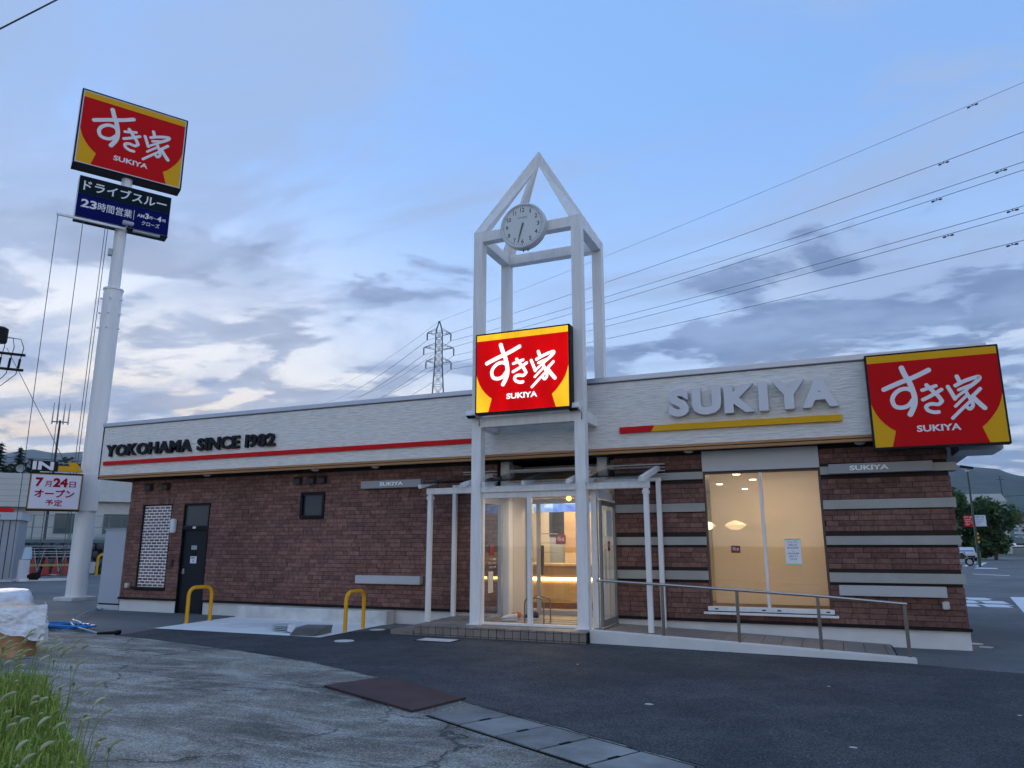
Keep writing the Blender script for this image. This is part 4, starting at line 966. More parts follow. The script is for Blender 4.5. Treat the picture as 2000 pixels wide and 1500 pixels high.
# ------------------------------------------------------------------ things on the left
cb = thing('equipment_cabinet', 'tall slim grey outdoor cabinet against the left building corner', 'cabinet', (-17.3, 14.2, 0))
B().box(-17.78, -17.0, 13.98, 14.9, .16, 2.02).build('cabinet_body', M('cabinet_grey', (.42, .45, .49), .45), cb, bevel=.01); B().box(-17.76, -17.02, 14.0, 14.88, .125, .158).build('base_gap', BLACK, cb); B().box(-17.78, -17.0, 13.98, 14.9, .0, .123).build('base', M('base_grey', (.52, .54, .56), .6), cb); B().box(-17.80, -16.99, 13.96, 14.9, 2.021, 2.06).build('top_cap', GREYM, cb)
# hose
HB = M('hose_blue', (.02, .20, .55), .4); HP = M('hose_pale', (.30, .42, .46), .4)
hs = thing('hose', 'blue garden hose coiled on the asphalt with pale loose end', 'hose', (-14.2, 10.5, 0))
pts = []
for k in range(150):
    a = k / 150 * 2 * math.pi * 7; e = 1 + .12 * math.sin(k * .37); pts.append((-14.15 + (.55 + .1 * math.sin(k * .11)) * e * math.cos(a) + .10 * math.sin(k * .05), 10.45 + .26 * e * math.sin(a) + .04 * math.sin(k * .07), .03 + .05 * abs(math.sin(k * .23)) + .02 * (k / 150)))
B().tube(pts, .018, 6).build('coil', HB, hs, smooth=True)
P_ = [(-17.6, 14.0), (-16.89, 13.25), (-15.9, 12.2), (-15.12, 11.42), (-14.85, 11.15), (-14.2, 10.85), (-13.95, 10.6)]
B().tube([(x, y, .03 if i < 5 else .09) for i, (x, y) in enumerate(catmull(P_))], .017, 6).build('supply_end', HP, hs, smooth=True)
P_ = [(-14.3, 10.7), (-13.8, 10.4), (-13.43, 10.26), (-12.94, 10.1), (-12.62, 10.0)]
B().tube([(x, y, .10 - .0025 * min(i, 26)) for i, (x, y) in enumerate(catmull(P_))], .017, 6).build('loose_end', HP, hs, smooth=True)
B().tube([(-12.62, 10.0, .035), (-12.5, 10.03, .04), (-12.35, 10.08, .05), (-12.30, 10.1, .055), (-12.27, 10.11, .055), (-12.20, 10.13, .055)], [.022, .026, .03, .03, .048, .046], 10).build('spray_nozzle', BLACK, hs, smooth=True)

def lumpy(x0, x1, y0, y1, z0, z1, n, amp, seed, top=True, droop=0.):
    """crumpled covered block: rounded box displaced by folds"""
    bb = B(); N = n
    for j in range(N + 1):
        for i in range(4 * N):
            t = i / (4 * N); s_ = t * 4; k = int(s_); f = s_ - k
            cx, cy = [(-1 + 2 * f, -1), (1, -1 + 2 * f), (1 - 2 * f, 1), (-1, 1 - 2 * f)][k]
            L = (abs(cx) ** 6 + abs(cy) ** 6) ** (1 / 6); cx /= L; cy /= L
            h = j / N; taper = 1 - .10 * h ** 4 - .03 * math.sin(h * 7)
            x = (x0 + x1) / 2 + cx * (x1 - x0) / 2 * taper; y = (y0 + y1) / 2 + cy * (y1 - y0) / 2 * taper; z = z0 + (z1 - z0) * h
            q = Vector((x * 3.2, y * 3.2, z * 3.5 + seed)); d = amp * (noise.noise(q) + .6 * noise.noise(q * 2.3) + .5 * (.4 - abs(noise.noise(q * 4.1))) + .3 * (.4 - abs(noise.noise(q * 9.)))) * (0 if h == 0 else 1)
            bb.v.append((x + cx * d, y + cy * d, z + d * .5 * (h > .9)))
    S = 4 * N
    for j in range(N):
        for i in range(S): bb.f.append((j * S + i, j * S + (i + 1) % S, (j + 1) * S + (i + 1) % S, (j + 1) * S + i)); bb.mi.append(0)
    # cap: rings shrinking to the centre
    prev = N * S
    for r_ in (.8, .55, .3, .08):
        st_ = len(bb.v)
        for i in range(S):
            p = Vector(bb.v[N * S + i]); c = Vector(((x0 + x1) / 2, (y0 + y1) / 2, z1)); q = c.lerp(p, r_); q.z = z1 + .05 * (1 - r_) + amp * 1.1 * noise.noise(Vector((q.x * 3, q.y * 3, seed))); bb.v.append(tuple(q))
        for i in range(S): bb.f.append((prev + i, prev + (i + 1) % S, st_ + (i + 1) % S, st_ + i)); bb.mi.append(0)
        prev = st_
    bb.f.append(tuple(prev + i for i in range(S))); bb.mi.append(0)
    return bb
SHEET = M('white_sheet_plastic', (.80, .81, .82), .4, var=.10, vscale=9, bump=.9, bscale=9)
BAGB = M('brown_sack', (.46, .24, .11), .6, var=.35, vscale=2.5, bump=.3, bscale=14, stretch=(1, 1, 2.2))
t = thing('brown_sack', 'big brown bulk sack with white liner hanging over its corner', 'sack', (-12.825, 8.05, 0))
lumpy(-13.7, -11.95, 7.35, 8.75, 0, .66, 22, .030, 1.).build('sack_body', BAGB, t, smooth=True)
bb = B(); NX, NY = 64, 52
for j in range(NY + 1):
    for i in range(NX + 1):
        u_, v_ = i / NX, j / NY                      # u along the rim around the corner, v down
        s_ = -1 + 2 * u_
        ex = -12.5 + (.6 if s_ > 0 else .6 * (1 + s_)); 
        if s_ <= 0: bx, by, nx_, ny_ = -12.72 + .78 * (1 + s_), 7.33, 0, -1
        else: bx, by, nx_, ny_ = -11.93, 7.33 + .75 * s_, 1, 0
        drop = (.58 - .28 * abs(s_ - .1) + .12 * noise.noise(Vector((s_ * 3, .3, 2)))) * v_
        fold = .05 + .05 * noise.noise(Vector((s_ * 5, v_ * 2.2, 1))) + .028 * noise.noise(Vector((s_ * 12, v_ * 6, 4))) + .016 * noise.noise(Vector((s_ * 27, v_ * 15, 8)))
        bb.v.append((bx + nx_ * fold * (.4 + v_) + (.05 if nx_ == 0 else 0) * u_, by + ny_ * fold * (.4 + v_), .74 + .03 * noise.noise(Vector((s_ * 4, 0, 7))) - drop))
for j in range(NY):
    for i in range(NX): a = j * (NX + 1) + i; bb.f.append((a, a + 1, a + NX + 2, a + NX + 1)); bb.mi.append(0)
# turn in over the rim
bb.build('hanging_liner', SHEET, t, smooth=True)
lumpy(-13.6, -12.0, 7.42, 8.68, .64, .70, 8, .03, 5.).build('folded_top', M('sack_top', (.42, .27, .18), .6, var=.2), t, smooth=True)
t.location = (-12.1, 7.42, 0); t.rotation_euler.z = R(58.4)
t = thing('sheeted_sack', 'bulk sack wrapped in white plastic sheet with blue sheet on top', 'sack', (-15.575, 10.075, 0))
lumpy(-16.6, -14.55, 9.35, 10.8, 0, .78, 26, .038, 9.).build('white_wrap', SHEET, t, smooth=True)
lumpy(-16.45, -15.75, 9.5, 10.1, .80, .92, 9, .05, 14.).build('blue_sheet', M('blue_plastic', (.03, .16, .60), .4, var=.2, vscale=6), t, smooth=True)
B().tube([(-16.3, 9.25, .62), (-15.2, 9.22, .60)], .02, 6).build('strap', BLACK, t)
t.location = (-14.8, 8.95, 0); t.rotation_euler.z = R(58.4)
# storage shed
sh = thing('storage_shed', 'large grey metal storage shed at the far left of the yard', 'shed', (-37, 23, 0))
SHG = M('shed_grey', (.34, .37, .40), .45, var=.05); d_ = Vector((.70, .714, 0))
yaw_s = R(48); us = Vector((math.cos(yaw_s), math.sin(yaw_s), 0)); ns = Vector((math.sin(yaw_s), -math.cos(yaw_s), 0)); rs = Matrix((us, -ns, Vector((0, 0, 1)))).transposed(); sc0 = Vector((-35.1, 23.0, 0))
bb = B(); bb.obox(sc0 - us * 3.0 - ns * 1.2 + Vector((0, 0, 1.45)), 6.0, 2.4, 2.7, rs); bb.build('shed_body', SHG, sh)
bb = B(); bb.obox(sc0 - us * 3.0 - ns * 1.15 + Vector((0, 0, 2.98)), 6.2, 2.6, .34, rs); bb.build('shed_roof', M('shed_top', (.50, .53, .56), .45), sh)
bb = B(); bb.obox(sc0 - us * 3.0 - ns * 1.2 + Vector((0, 0, .05)), 6.1, 2.5, .1, rs); bb.build('shed_base', CONC, sh)
for s_ in (-.35, -.62, -2.4, -4.2): bb = B(); bb.obox(sc0 + us * s_ + ns * .004 + Vector((0, 0, 1.45)), .03, .012, 2.66, rs); bb.build('shed_joint', BLACK, sh)
bb = B(); bb.obox(sc0 - us * 1.0 + ns * .155 + Vector((0, 0, 2.98)), .5, .01, .12, rs); bb.build('shed_plate', BLACK, sh)
bb = B(); bb.obox(sc0 - us * .95 - ns * .9 + Vector((0, 0, 3.27)), 1.0, .4, .22, rs); tag(bb.build('red_box', REDP, bevel=.02), 'red box lying on top of the grey storage shed', 'box')
# cones
def cone(x, y, k):
    t = thing('traffic_cone', '%s orange red traffic cone counting from the grey shed' % ('first', 'second', 'third', 'fourth')[k], 'traffic cone', (x, y, 0), 'traffic cones by the stone wall')
    B().box(x - .24, x + .24, y - .24, y + .24, 0, .05).build('base', M('cone_base', (.05, .05, .05), .7) if k % 2 else CONC, t)
    B().lathe((x, y, .05), [(.22, 0), (.05, .95), (.035, .97)], 16).build('cone_body', M('cone_red', (.42, .035, .02), .5), t, smooth=True)
for k, (x, y) in enumerate(((-41.1, 28.05), (-40.4, 28.3), (-41.2, 29.45), (-40.1, 29.2))): cone(x, y, k)
lr = thing('ladder_bundle', 'bundle of thin aluminium bars resting above the cones', 'bars', (-38.4, 26.9, .4))
for k in range(5): a = Vector((-40.0, 25.9 + k * .03, 1.05 + k * .14)); B().tube([a, a + us * 3.3 + Vector((0, 0, .05 * (k % 2)))], .02, 5).build('bar', M('alu', (.55, .57, .58), .4, .6), lr)
for k in range(6): a = Vector((-39.8, 25.9, .25)) + us * k * .5; B().tube([a + Vector((0, 0, 1.2)), a + us * (.25 * (-1) ** k)], .016, 5).build('prop', M('alu', (.55, .57, .58), .4, .6), lr)
bb = B(); bb.beam(Vector((-40.2, 25.6, .62)), Vector((-40.2, 25.6, .62)) + us * 4.6, .05, .12); bb.build('striped_rail', M('rail_yellow', (.50, .42, .12), .5), lr)
bu = thing('bucket_stack', 'stack of white plastic buckets beside the grey shed', 'buckets', (-34.6, 23.6, 0))
for k in range(7): B().lathe((-34.25, 22.95, .02 + k * .14), [(.20, 0), (.235, .12), (.25, .125), (.25, .138)], 18).build('bucket', LETTERW, bu, smooth=True)
B().lathe((-34.35, 23.1, 1.02), [(.2, 0), (.2, .1), (.14, .55)], 14).build('water_cooler', M('cooler_blue', (.45, .60, .68), .4), bu)
# LPG tank, yellow arch by the wall
tk = thing('gas_tank', 'white horizontal gas tank beyond the sign pole', 'tank', (-40, 32, 0))
pr = [(.05, -1.9), (.45, -1.8), (.62, -1.5), (.62, 1.5), (.45, 1.8), (.05, 1.9)]; tb = Vector((-40.6, 32.2, 1.25)); bb = B()
for (r_, h) in pr:
    for k in range(24): a = 2 * math.pi * k / 24; bb.v.append(tuple(tb + us * h - ns * r_ * math.cos(a) + Vector((0, 0, r_ * math.sin(a)))))
for i in range(len(pr) - 1):
    for k in range(24): bb.f.append((i * 24 + k, i * 24 + (k + 1) % 24, (i + 1) * 24 + (k + 1) % 24, (i + 1) * 24 + k)); bb.mi.append(0)
bb.build('tank_shell', M('tank_white', (.66, .68, .70), .4, var=.08), tk, smooth=True)
for s_ in (-1.1, 1.1): bb = B(); bb.obox(tb + us * s_ + Vector((0, 0, -.85)), .25, 1.0, .8, rs); bb.build('saddle', CONC, tk)
bb = B(); bb.obox(tb + Vector((0, 0, .78)), 1.5, .6, .55, rs); bb.build('valve_box', M('valve_grey', (.52, .55, .58), .5), tk, bevel=.02)
t = thing('arch_bollard', 'yellow arch bollard in front of the white gas tank', 'bollard', (-37.5, 29.6, 0)); a = Vector((-38.0, 29.6, 0)); arch(B(), a, a + us * 1.25, 1.15, .07, .25).build('pipe', YELLOW, t, smooth=True)
# stone retaining wall, fence, neighbour building
sw = thing('stone_wall', 'dark dry stone retaining wall behind the yard', 'wall', (-42, 31, 0))
w0 = Vector((-45.5, 25.6, 0)); ws = us; LW = 22.0
bb = B(); bb.obox(w0 + ws * LW / 2 - ns * -.0 + Vector((0, 0, .9)) - ns * .6, LW, 1.0, 1.8, rs); bb.build('wall_core', M('wall_soil', (.02, .02, .02), .9), sw)
ST = M('dark_stone', (.060, .060, .062), .85, var=.35, vscale=5, bump=.5, bscale=9, island=.45)
bm_ = bmesh.new(); bmesh.ops.create_icosphere(bm_, subdivisions=2, radius=1)
for v in bm_.verts: v.co *= 1 + .22 * noise.noise(v.co * 1.4)
sme = bpy.data.meshes.new('stone'); bm_.to_mesh(sme); bm_.free(); sme.materials.append(ST); sme.polygons.foreach_set('use_smooth', [True] * len(sme.polygons))
for r_ in range(4):
    s_ = (r_ % 2) * .25
    while s_ < 14.5:
        w_ = rnd.uniform(.42, .68); o = bpy.data.objects.new('stone', sme); COL.objects.link(o); o.parent = sw
        o.location = w0 + ws * (s_ + w_ / 2) + Vector((0, 0, .24 + r_ * .44 + rnd.uniform(-.03, .03))) - ns * .08 - sw.location; o.scale = (w_ * .52, .28, .255); o.rotation_euler = (rnd.uniform(-.3, .3), rnd.uniform(-.35, .35), yaw_s + rnd.uniform(-.15, .15)); s_ += w_
fn = thing('mesh_fence', 'green wire mesh fence on top of the stone wall', 'fence', (-42, 31, 1.9)); FG = M('fence_green', (.12, .22, .20), .5)
bb = B(); bb.obox(w0 + ws * LW / 2 - ns * .45 + Vector((0, 0, 1.9)), LW, .35, .22, rs); bb.build('fence_curb', M('curb_green', (.16, .22, .21), .8), fn)
for k in range(12): a = w0 + ws * (k * 1.95 + .3) - ns * .45 + Vector((0, 0, 2.0)); B().tube([a, a + Vector((0, 0, 1.42))], .035, 6).build('fence_post', FG, fn)
for h in (2.08, 2.7, 3.40): a = w0 - ns * .45 + Vector((0, 0, h)); B().tube([a, a + ws * LW], .018, 5).build('fence_rail', FG, fn)
bb = B(); k = -1.4
while k < LW:
    for sg in (1, -1):
        s0_, s1_ = (k, k + 1.35) if sg == 1 else (k + 1.35, k); z0, z1 = 2.05, 3.40
        if min(s0_, s1_) >= 0 and max(s0_, s1_) <= LW: bb.beam(w0 + ws * s0_ - ns * .45 + Vector((0, 0, z0)), w0 + ws * s1_ - ns * .45 + Vector((0, 0, z1)), .012, .012)
    k += .17
o = bb.build('wire_mesh', M('wire_green', (.25, .36, .35), .5), fn); o['kind'] = 'stuff'
# neighbour building
nb = thing('neighbour_building', 'white two part office building with parapet behind the mesh fence', 'building', (-50, 36, 1.9)); NBW = M('office_white', (.62, .63, .60), .7, var=.05); NBC = M('office_cream', (.60, .60, .55), .7)
n0_ = Vector((-49.5, 29.5, 0))
def nbox(s0_, s1_, d0, d1, z0, z1, nm, mt, parent=nb): bb = B(); bb.obox(n0_ + us * (s0_ + s1_) / 2 - ns * (d0 + d1) / 2 + Vector((0, 0, (z0 + z1) / 2)), s1_ - s0_, abs(d1 - d0), z1 - z0, rs); return bb.build(nm, mt, parent)
nbox(-14, 34, 0, 10, 0, 4.6, 'wall', NBW)
nbox(-14, 3.3, -.9, 10.2, 4.05, 6.15, 'parapet', NBC); nbox(3.3, 34, -.5, 10.2, 4.5, 6.4, 'parapet', NBW)
for k in range(5): nbox(-14, 3.32, -.915, -.90, 4.35 + k * .36, 4.37 + k * .36, 'parapet_joint', M('joint_grey', (.35, .36, .34), .8))
for s0_, s1_, z0, z1 in ((-2.6, -1.0, 2.9, 3.75), (.2, 1.9, 2.9, 3.9), (4.4, 6.0, 2.4, 3.7), (7.2, 9.4, 2.4, 3.7), (11.3, 14.6, 1.6, 4.0), (16, 19, 1.6, 4.0)):
    wo = nbox(s0_, s1_, -.03, .05, z0, z1, 'window', M('office_frame', (.10, .11, .11), .5)); nbox(s0_ + .08, (s0_ + s1_) / 2 - .03, -.045, -.031, z0 + .08, z1 - .08, 'pane', M('office_pane', (.045, .06, .065), .1), wo); nbox((s0_ + s1_) / 2 + .03, s1_ - .08, -.045, -.031, z0 + .08, z1 - .08, 'pane', M('office_pane', (.045, .06, .065), .1), wo)
NB = M('board_navy', (.015, .025, .12), .5)
so = nbox(11.2, 17, -.56, -.51, 4.6, 5.9, 'name_board', LETTERW); nbox(11.2, 17, -.575, -.561, 4.6, 4.85, 'board_stripe', NB, so)
bb = B(); o_ = n0_ + us * 12.6 + ns * .59; text(bb, '有限会社', o_ + Vector((0, 0, 5.5)), us, (0, 0, 1), 2.2, .34, 0, .02); text(bb, '川ほくとトラベル', o_ + Vector((0, 0, 5.0)), us, (0, 0, 1), 3.9, .40, 0, .02); bb.build('lettering', LETTERK, so)
so = nbox(-3.4, -2.2, -.93, -.915, 4.4, 5.5, 'blue_board', NB); bb = B()
for k in range(3): text(bb, '販売中', n0_ - us * 3.3 + ns * .935 + Vector((0, 0, 4.55 + k * .32)), us, (0, 0, 1), .95, .24, 0, .02)
bb.build('lettering', LETTERW, so)
dsh = thing('satellite_dish', 'small grey dish on the parapet of the white office building', 'dish', (-46.5, 31.5, 6.1)); dc = n0_ + us * 2.2 + ns * .4 + Vector((0, 0, 6.50))
bb = B()
for (r_, h) in [(.02, -.12), (.12, -.09), (.20, -.04), (.25, .03)]:
    for k in range(20): a = 2 * math.pi * k / 20; bb.v.append(tuple(dc + us * r_ * math.cos(a) + Vector((0, 0, r_ * math.sin(a))) + ns * h))
for i in range(3):
    for k in range(20): bb.f.append((i * 20 + k, i * 20 + (k + 1) % 20, (i + 1) * 20 + (k + 1) % 20, (i + 1) * 20 + k)); bb.mi.append(0)
bb.build('reflector', M('dish_grey', (.35, .36, .35), .5), dsh, smooth=True); B().tube([dc - ns * .15, dc - ns * .2 + Vector((0, 0, -.7))], .03, 6).build('mast', GREYM, dsh)
# antenna mast
am = thing('antenna_mast', 'dark mast with four vertical antennas behind the entry board', 'antenna', (-45.6, 31.6, 0)); A0 = Vector((-45.6, 31.6, 0)); MB_ = M('mast_dark', (.03, .032, .034), .6)
B().tube([A0, A0 + Vector((0, 0, 9.6))], [.09, .06], 8).build('mast', MB_, am); B().tube([A0 + Vector((0, 0, 9.5)) - us * .46, A0 + Vector((0, 0, 9.5)) + us * .46], .035, 6).build('cross_arm', MB_, am)
for s_ in (-.45, -.17, .17, .45): B().tube([A0 + us * s_ + Vector((0, 0, 9.35)), A0 + us * s_ + Vector((0, 0, 10.75))], [.05, .02], 6).build('antenna_rod', GREYM, am)
for k in range(6): a = A0 + Vector((0, 0, 6.0 + k * .28)); B().tube([a, a + us * .35], .02, 5).build('rung', GREYM, am)
# utility pole hardware at the left edge
up_ = thing('utility_pole', 'dark utility pole with transformer and crossarms at the left edge', 'utility pole', (-26.3, 15.2, 0)); U0 = Vector((-26.15, 15.0, 0))
B().tube([U0, U0 + Vector((0, 0, 9.3))], [.17, .13], 12).build('pole', M('pole_grey', (.05, .05, .05), .8), up_)
B().lathe(U0 + Vector((.32, .36, 8.45)), [(.20, 0), (.22, .05), (.22, .5), (.12, .56)], 14).build('transformer', BLACK, up_); B().lathe(U0 + Vector((.1, .1, 8.9)), [(.13, 0), (.15, .3), (.06, .38)], 10).build('insulator_cap', BLACK, up_)
ud = Vector((.62, .785, 0))
for z_ in (8.12, 7.58): bb = B(); bb.beam(U0 - ud * .8 + Vector((0, 0, z_)), U0 + ud * 1.28 + Vector((0, 0, z_ - .02)), .08, .08); bb.build('crossarm', BLACK, up_)
for k, s_ in enumerate((.60, .88, 1.16)):
    pp = [U0 + ud * .45 + Vector((0, 0, 8.68)), U0 + ud * (s_ * .8 + .15) + Vector((0, 0, 8.66)), U0 + ud * (s_ + .04) + Vector((0, 0, 8.35)), U0 + ud * (s_ - .02) + Vector((0, 0, 7.9)), U0 + ud * (s_ - .08) + Vector((0, 0, 7.4)), U0 + ud * (s_ * .6) + Vector((0, 0, 7.02 - k * .03)), U0 - ud * .5 + Vector((0, 0, 7.08))]
    B().tube(pp, .014, 5).build('jumper_cable', BLACK, up_); B().tube([U0 + ud * (s_ - .02) + Vector((0, 0, 7.95)), U0 + ud * (s_ - .04) + Vector((0, 0, 7.62))], .04, 7).build('fuse_cutout', BLACK, up_)
def cable(name, label, pts, r, sag=0., parent=None):
    a, c = Vector(pts[0]), Vector(pts[1]); n = 24; P = [a.lerp(c, i / n) - Vector((0, 0, sag * 4 * (i / n) * (1 - i / n))) for i in range(n + 1)]
    o = B().tube(P, r, 5).build(name, M('cable_black', (.02, .02, .022), .6), parent)
    if label: tag(o, label, 'cable')
    return o
cable('overhead_cable', 'thick black cable crossing the top left corner of the sky', [(-19.1, 7.0, 10.4), (-16.2, 12.0, 17.9)], .022, .03)
cable('guy_wire', 'thin stay wire slanting down from the utility pole to the entry board', [(-25.7, 15.55, 8.3), (-24.4, 17.9, 3.6)], .010)
cable('service_cable', 'thin overhead cable over the far hills at left, upper one', [(-66, 28, 8.6), (-38, 48, 7.6)], .025, .2); cable('service_cable', 'thin overhead cable over the far hills at left, lower one', [(-66, 28, 6.9), (-38, 48, 6.4)], .02, .2)

# ------------------------------------------------------------------ pylon and power lines
py = thing('power_pylon', 'steel lattice power pylon standing behind the roof', 'pylon', (-78, 139.7, 0)); PM = M('pylon_steel', (.10, .105, .115), .6)
pu = Vector((.873, .488, 0)); pn_ = Vector((-.488, .873, 0)); PC = Vector((-78.0, 139.7, 0))
def pyl(z): return 3.2 - (3.2 - 0.82) * z / 42. if z < 42 else .82 - .10 * (z - 42) / 7 if z < 49 else max(.05, .72 * (51.5 - z) / 2.5)
bb = B(); zs_ = [0, 8, 15, 21, 26, 30, 33.5, 36.5, 39, 41, 42.6, 44.2, 45.8, 47.4, 49, 51.5]
def cor(z, k): h = pyl(z); sx, sy = ((-1, -1), (1, -1), (1, 1), (-1, 1))[k % 4]; return PC + pu * h * sx + pn_ * h * sy + Vector((0, 0, z))
for i in range(len(zs_) - 1):
    for k in range(4):
        bb.beam(cor(zs_[i], k), cor(zs_[i + 1], k), .16, .16)
        bb.beam(cor(zs_[i], k), cor(zs_[i + 1], k + 1), .08, .08); bb.beam(cor(zs_[i], k + 1), cor(zs_[i + 1], k), .08, .08); bb.beam(cor(zs_[i + 1], k), cor(zs_[i + 1], k + 1), .08, .08)
bb.build('lattice', PM, py)
arms = [(48.2, 2.65), (44.8, 3.35), (41.6, 2.8)]; tips = []
for z_, L in arms:
    for sg in (-1, 1):
        tip = PC + pu * sg * L + Vector((0, 0, z_ + .45)); bb = B(); tips.append(tip)
        for sy in (-1, 1): bb.beam(PC + pu * sg * .78 + pn_ * sy * .78 + Vector((0, 0, z_ + .1)), tip, .09, .09); bb.beam(PC + pu * sg * .78 + pn_ * sy * .78 + Vector((0, 0, z_ + 1.3)), tip, .09, .09)
        bb.beam(PC + pu * sg * (L + .7) / 2 + Vector((0, 0, z_ + .25)), PC + pu * sg * (L + .7) / 2 + Vector((0, 0, z_ + .85)), .07, .07); bb.build('cross_arm', PM, py)
        B().lathe(tip + Vector((0, 0, -1.75)), [(.10, 0)] + [((.20 if k % 2 else .09), .1 + k * .12) for k in range(12)] + [(.05, 1.7)], 8).build('insulator', PM, py)
RT = [(23.3, 86.9, 50.9), (22.6, 87.1, 45.2), (22.2, 87.2, 41.8), (22.0, 87.3, 40.9), (21.6, 87.4, 36.9), (21.5, 87.4, 36.1), (21.1, 87.5, 33.1)]
LT = [(-201.8, 261.1, 69.6), (-201.6, 261.3, 64.3), (-191.0, 269.1, 67.6), (-201.5, 261.4, 60.8), (-190.8, 269.2, 63.7), (-199.6, 262.8, 57.5), (-187.1, 271.9, 60.6)]
src = [PC + Vector((0, 0, 51.5))] + [tip + Vector((0, 0, -1.75)) for tip in tips]; WM = M('line_grey', (.05, .055, .065), .6)
DMP = [.955, .93, .98, .925, .99, .935, .99]
names = ['topmost', 'second', 'third', 'fourth', 'fifth', 'sixth', 'lowest']
for k in range(7):
    a = src[k]; q = Vector(RT[k]); e = a + (q - a) * 1.7; n = 60; tt = [i / n for i in range(n + 1)]; sg = 2.4 if k else 1.6
    def P(t): return a + (e - a) * t + Vector((0, 0, -sg * 4 * t * (1 - t) + sg * 4 * (1 / 1.7) * (1 - 1 / 1.7) * (t * 1.7)))
    t_ = thing('power_line', 'thin power line from the pylon across the right sky, %s of seven at right edge' % names[k], 'power line', tuple(a))
    B().tube([P(t) for t in tt], .034 if k else .022, 5).build('wire', WM, t_)
    td = DMP[k] / 1.7; p = P(td); p2 = P(td + .004); dd = (p2 - p).normalized()
    bb = B(); bb.tube([p - dd * .55 + Vector((0, 0, -.22)), p - dd * .25 + Vector((0, 0, -.2))], .10, 6); bb.tube([p + dd * .25 + Vector((0, 0, -.2)), p + dd * .55 + Vector((0, 0, -.22))], .10, 6); bb.tube([p - dd * .4 + Vector((0, 0, -.2)), p + dd * .4 + Vector((0, 0, -.2))], .035, 5); bb.tube([p, p + Vector((0, 0, -.2))], .05, 5); bb.build('damper', BLACK, t_)
    l0 = Vector(LT[k]); B().tube([a + (l0 - a) * (i / 20) * 1.25 - Vector((0, 0, 3 * 4 * (i / 20) * (1 - i / 20))) + Vector((0, 0, 2.2 * (i / 20))) for i in range(21)], .045 if k else .03, 5).build('far_span', WM, t_)

# ------------------------------------------------------------------ trees, grass
def leaf_mat(name, c1, c2):
    m = bpy.data.materials.new(name); m.use_nodes = True; g = NT(m.node_tree); b_ = g.n['Principled BSDF']; b_.inputs['Roughness'].default_value = .6
    rn = g.add('ShaderNodeNewGeometry').outputs['Random Per Island']; c = g.mix(rn, c1, c2); g.l.new(c, b_.inputs['Base Color'])
    tl = g.add('ShaderNodeBsdfTranslucent'); g.l.new(c, tl.inputs[0]); mx = g.add('ShaderNodeMixShader', inp={0: .25, 1: b_.outputs[0], 2: tl.outputs[0]}); g.l.new(mx.outputs[0], g.n['Material Output'].inputs[0]); return m
LEAF = leaf_mat('broad_leaf', (.035, .080, .026, 1), (.10, .18, .05, 1)); LEAFD = leaf_mat('dark_needle', (.018, .036, .020, 1), (.045, .075, .035, 1)); LEAFO = leaf_mat('olive_leaf', (.07, .075, .022, 1), (.14, .135, .045, 1)); BARK = M('bark', (.07, .05, .035), .9, var=.3)
def tree(name, label, base, h, rad, nl, leaf, ls, seed, trunk_h=.25, group=None, squat=1.):
    r_ = random.Random(seed); base = Vector(base); t = thing(name, label, 'tree', tuple(base), group); bb = B()
    bb.tube([base, base + Vector((.1, 0, h * .3)), base + Vector((-.1, .1, h * .75))], [h * .03, h * .022, h * .006], 8)
    cl = []
    for k in range(16):
        a = r_.uniform(0, 2 * math.pi); rr = rad * r_.uniform(.15, .72); z_ = h * r_.uniform(trunk_h + .08, .88); f = 1 - max(0, (z_ / h - .55)) * 1.3
        c = base + Vector((rr * f * math.cos(a), rr * f * math.sin(a), z_)); cl.append((c, rad * r_.uniform(.25, .46)))
        bb.tube([base + Vector((0, 0, h * trunk_h * r_.uniform(.8, 1.6))), c], [h * .012, h * .003], 5)
    bb.build('trunk', BARK, t); bb = B()
    for i in range(nl):
        c, cr = cl[r_.randrange(len(cl))]; d = Vector((r_.gauss(0, 1), r_.gauss(0, 1), r_.gauss(0, 1) * .8 * squat)).normalized() * cr * r_.uniform(.45, 1.08) ** .6
        p = c + d
        if p.z < base.z + .15: continue
        u_ = Vector((r_.gauss(0, 1), r_.gauss(0, 1), r_.gauss(0, .6))).normalized(); v_ = u_.orthogonal().normalized(); v_.rotate(Matrix.Rotation(r_.uniform(0, 6.28), 3, u_)); s_ = ls * r_.uniform(.6, 1.35)
        bb.quad(p - u_ * s_, p + v_ * s_ * .45, p + u_ * s_, p - v_ * s_ * .45)
    bb.build('crown', leaf, t); return t
def conifer(label, base, h, rad, seed):
    r_ = random.Random(seed); base = Vector(base); t = thing('conifer_tree', label, 'tree', tuple(base), 'dark conifers behind the office'); B().tube([base, base + Vector((0, 0, h))], [h * .02, .02], 7).build('trunk', BARK, t); bb = B(); z_ = h * .12
    while z_ < h:
        R_ = rad * (1 - z_ / h) ** .8 * r_.uniform(.75, 1.1) + .1
        for k in range(20):
            a = r_.uniform(0, 6.28); dd = Vector((math.cos(a), math.sin(a), -.22)); tip = base + Vector((0, 0, z_)) + dd * R_
            for j in range(5):
                p = (base + Vector((0, 0, z_))).lerp(tip, (j + 1) / 5); s_ = .16 + .05 * h * .25 * (1 - j / 7); sd = Vector((-dd.y, dd.x, 0)); bb.quad(p - dd * s_, p + sd * s_ * .6 + Vector((0, 0, -.08)), p + dd * s_ * 1.2 + Vector((0, 0, -.10)), p - sd * s_ * .6 + Vector((0, 0, -.06)))
        z_ += h * .026
    bb.build('crown', LEAFD, t)
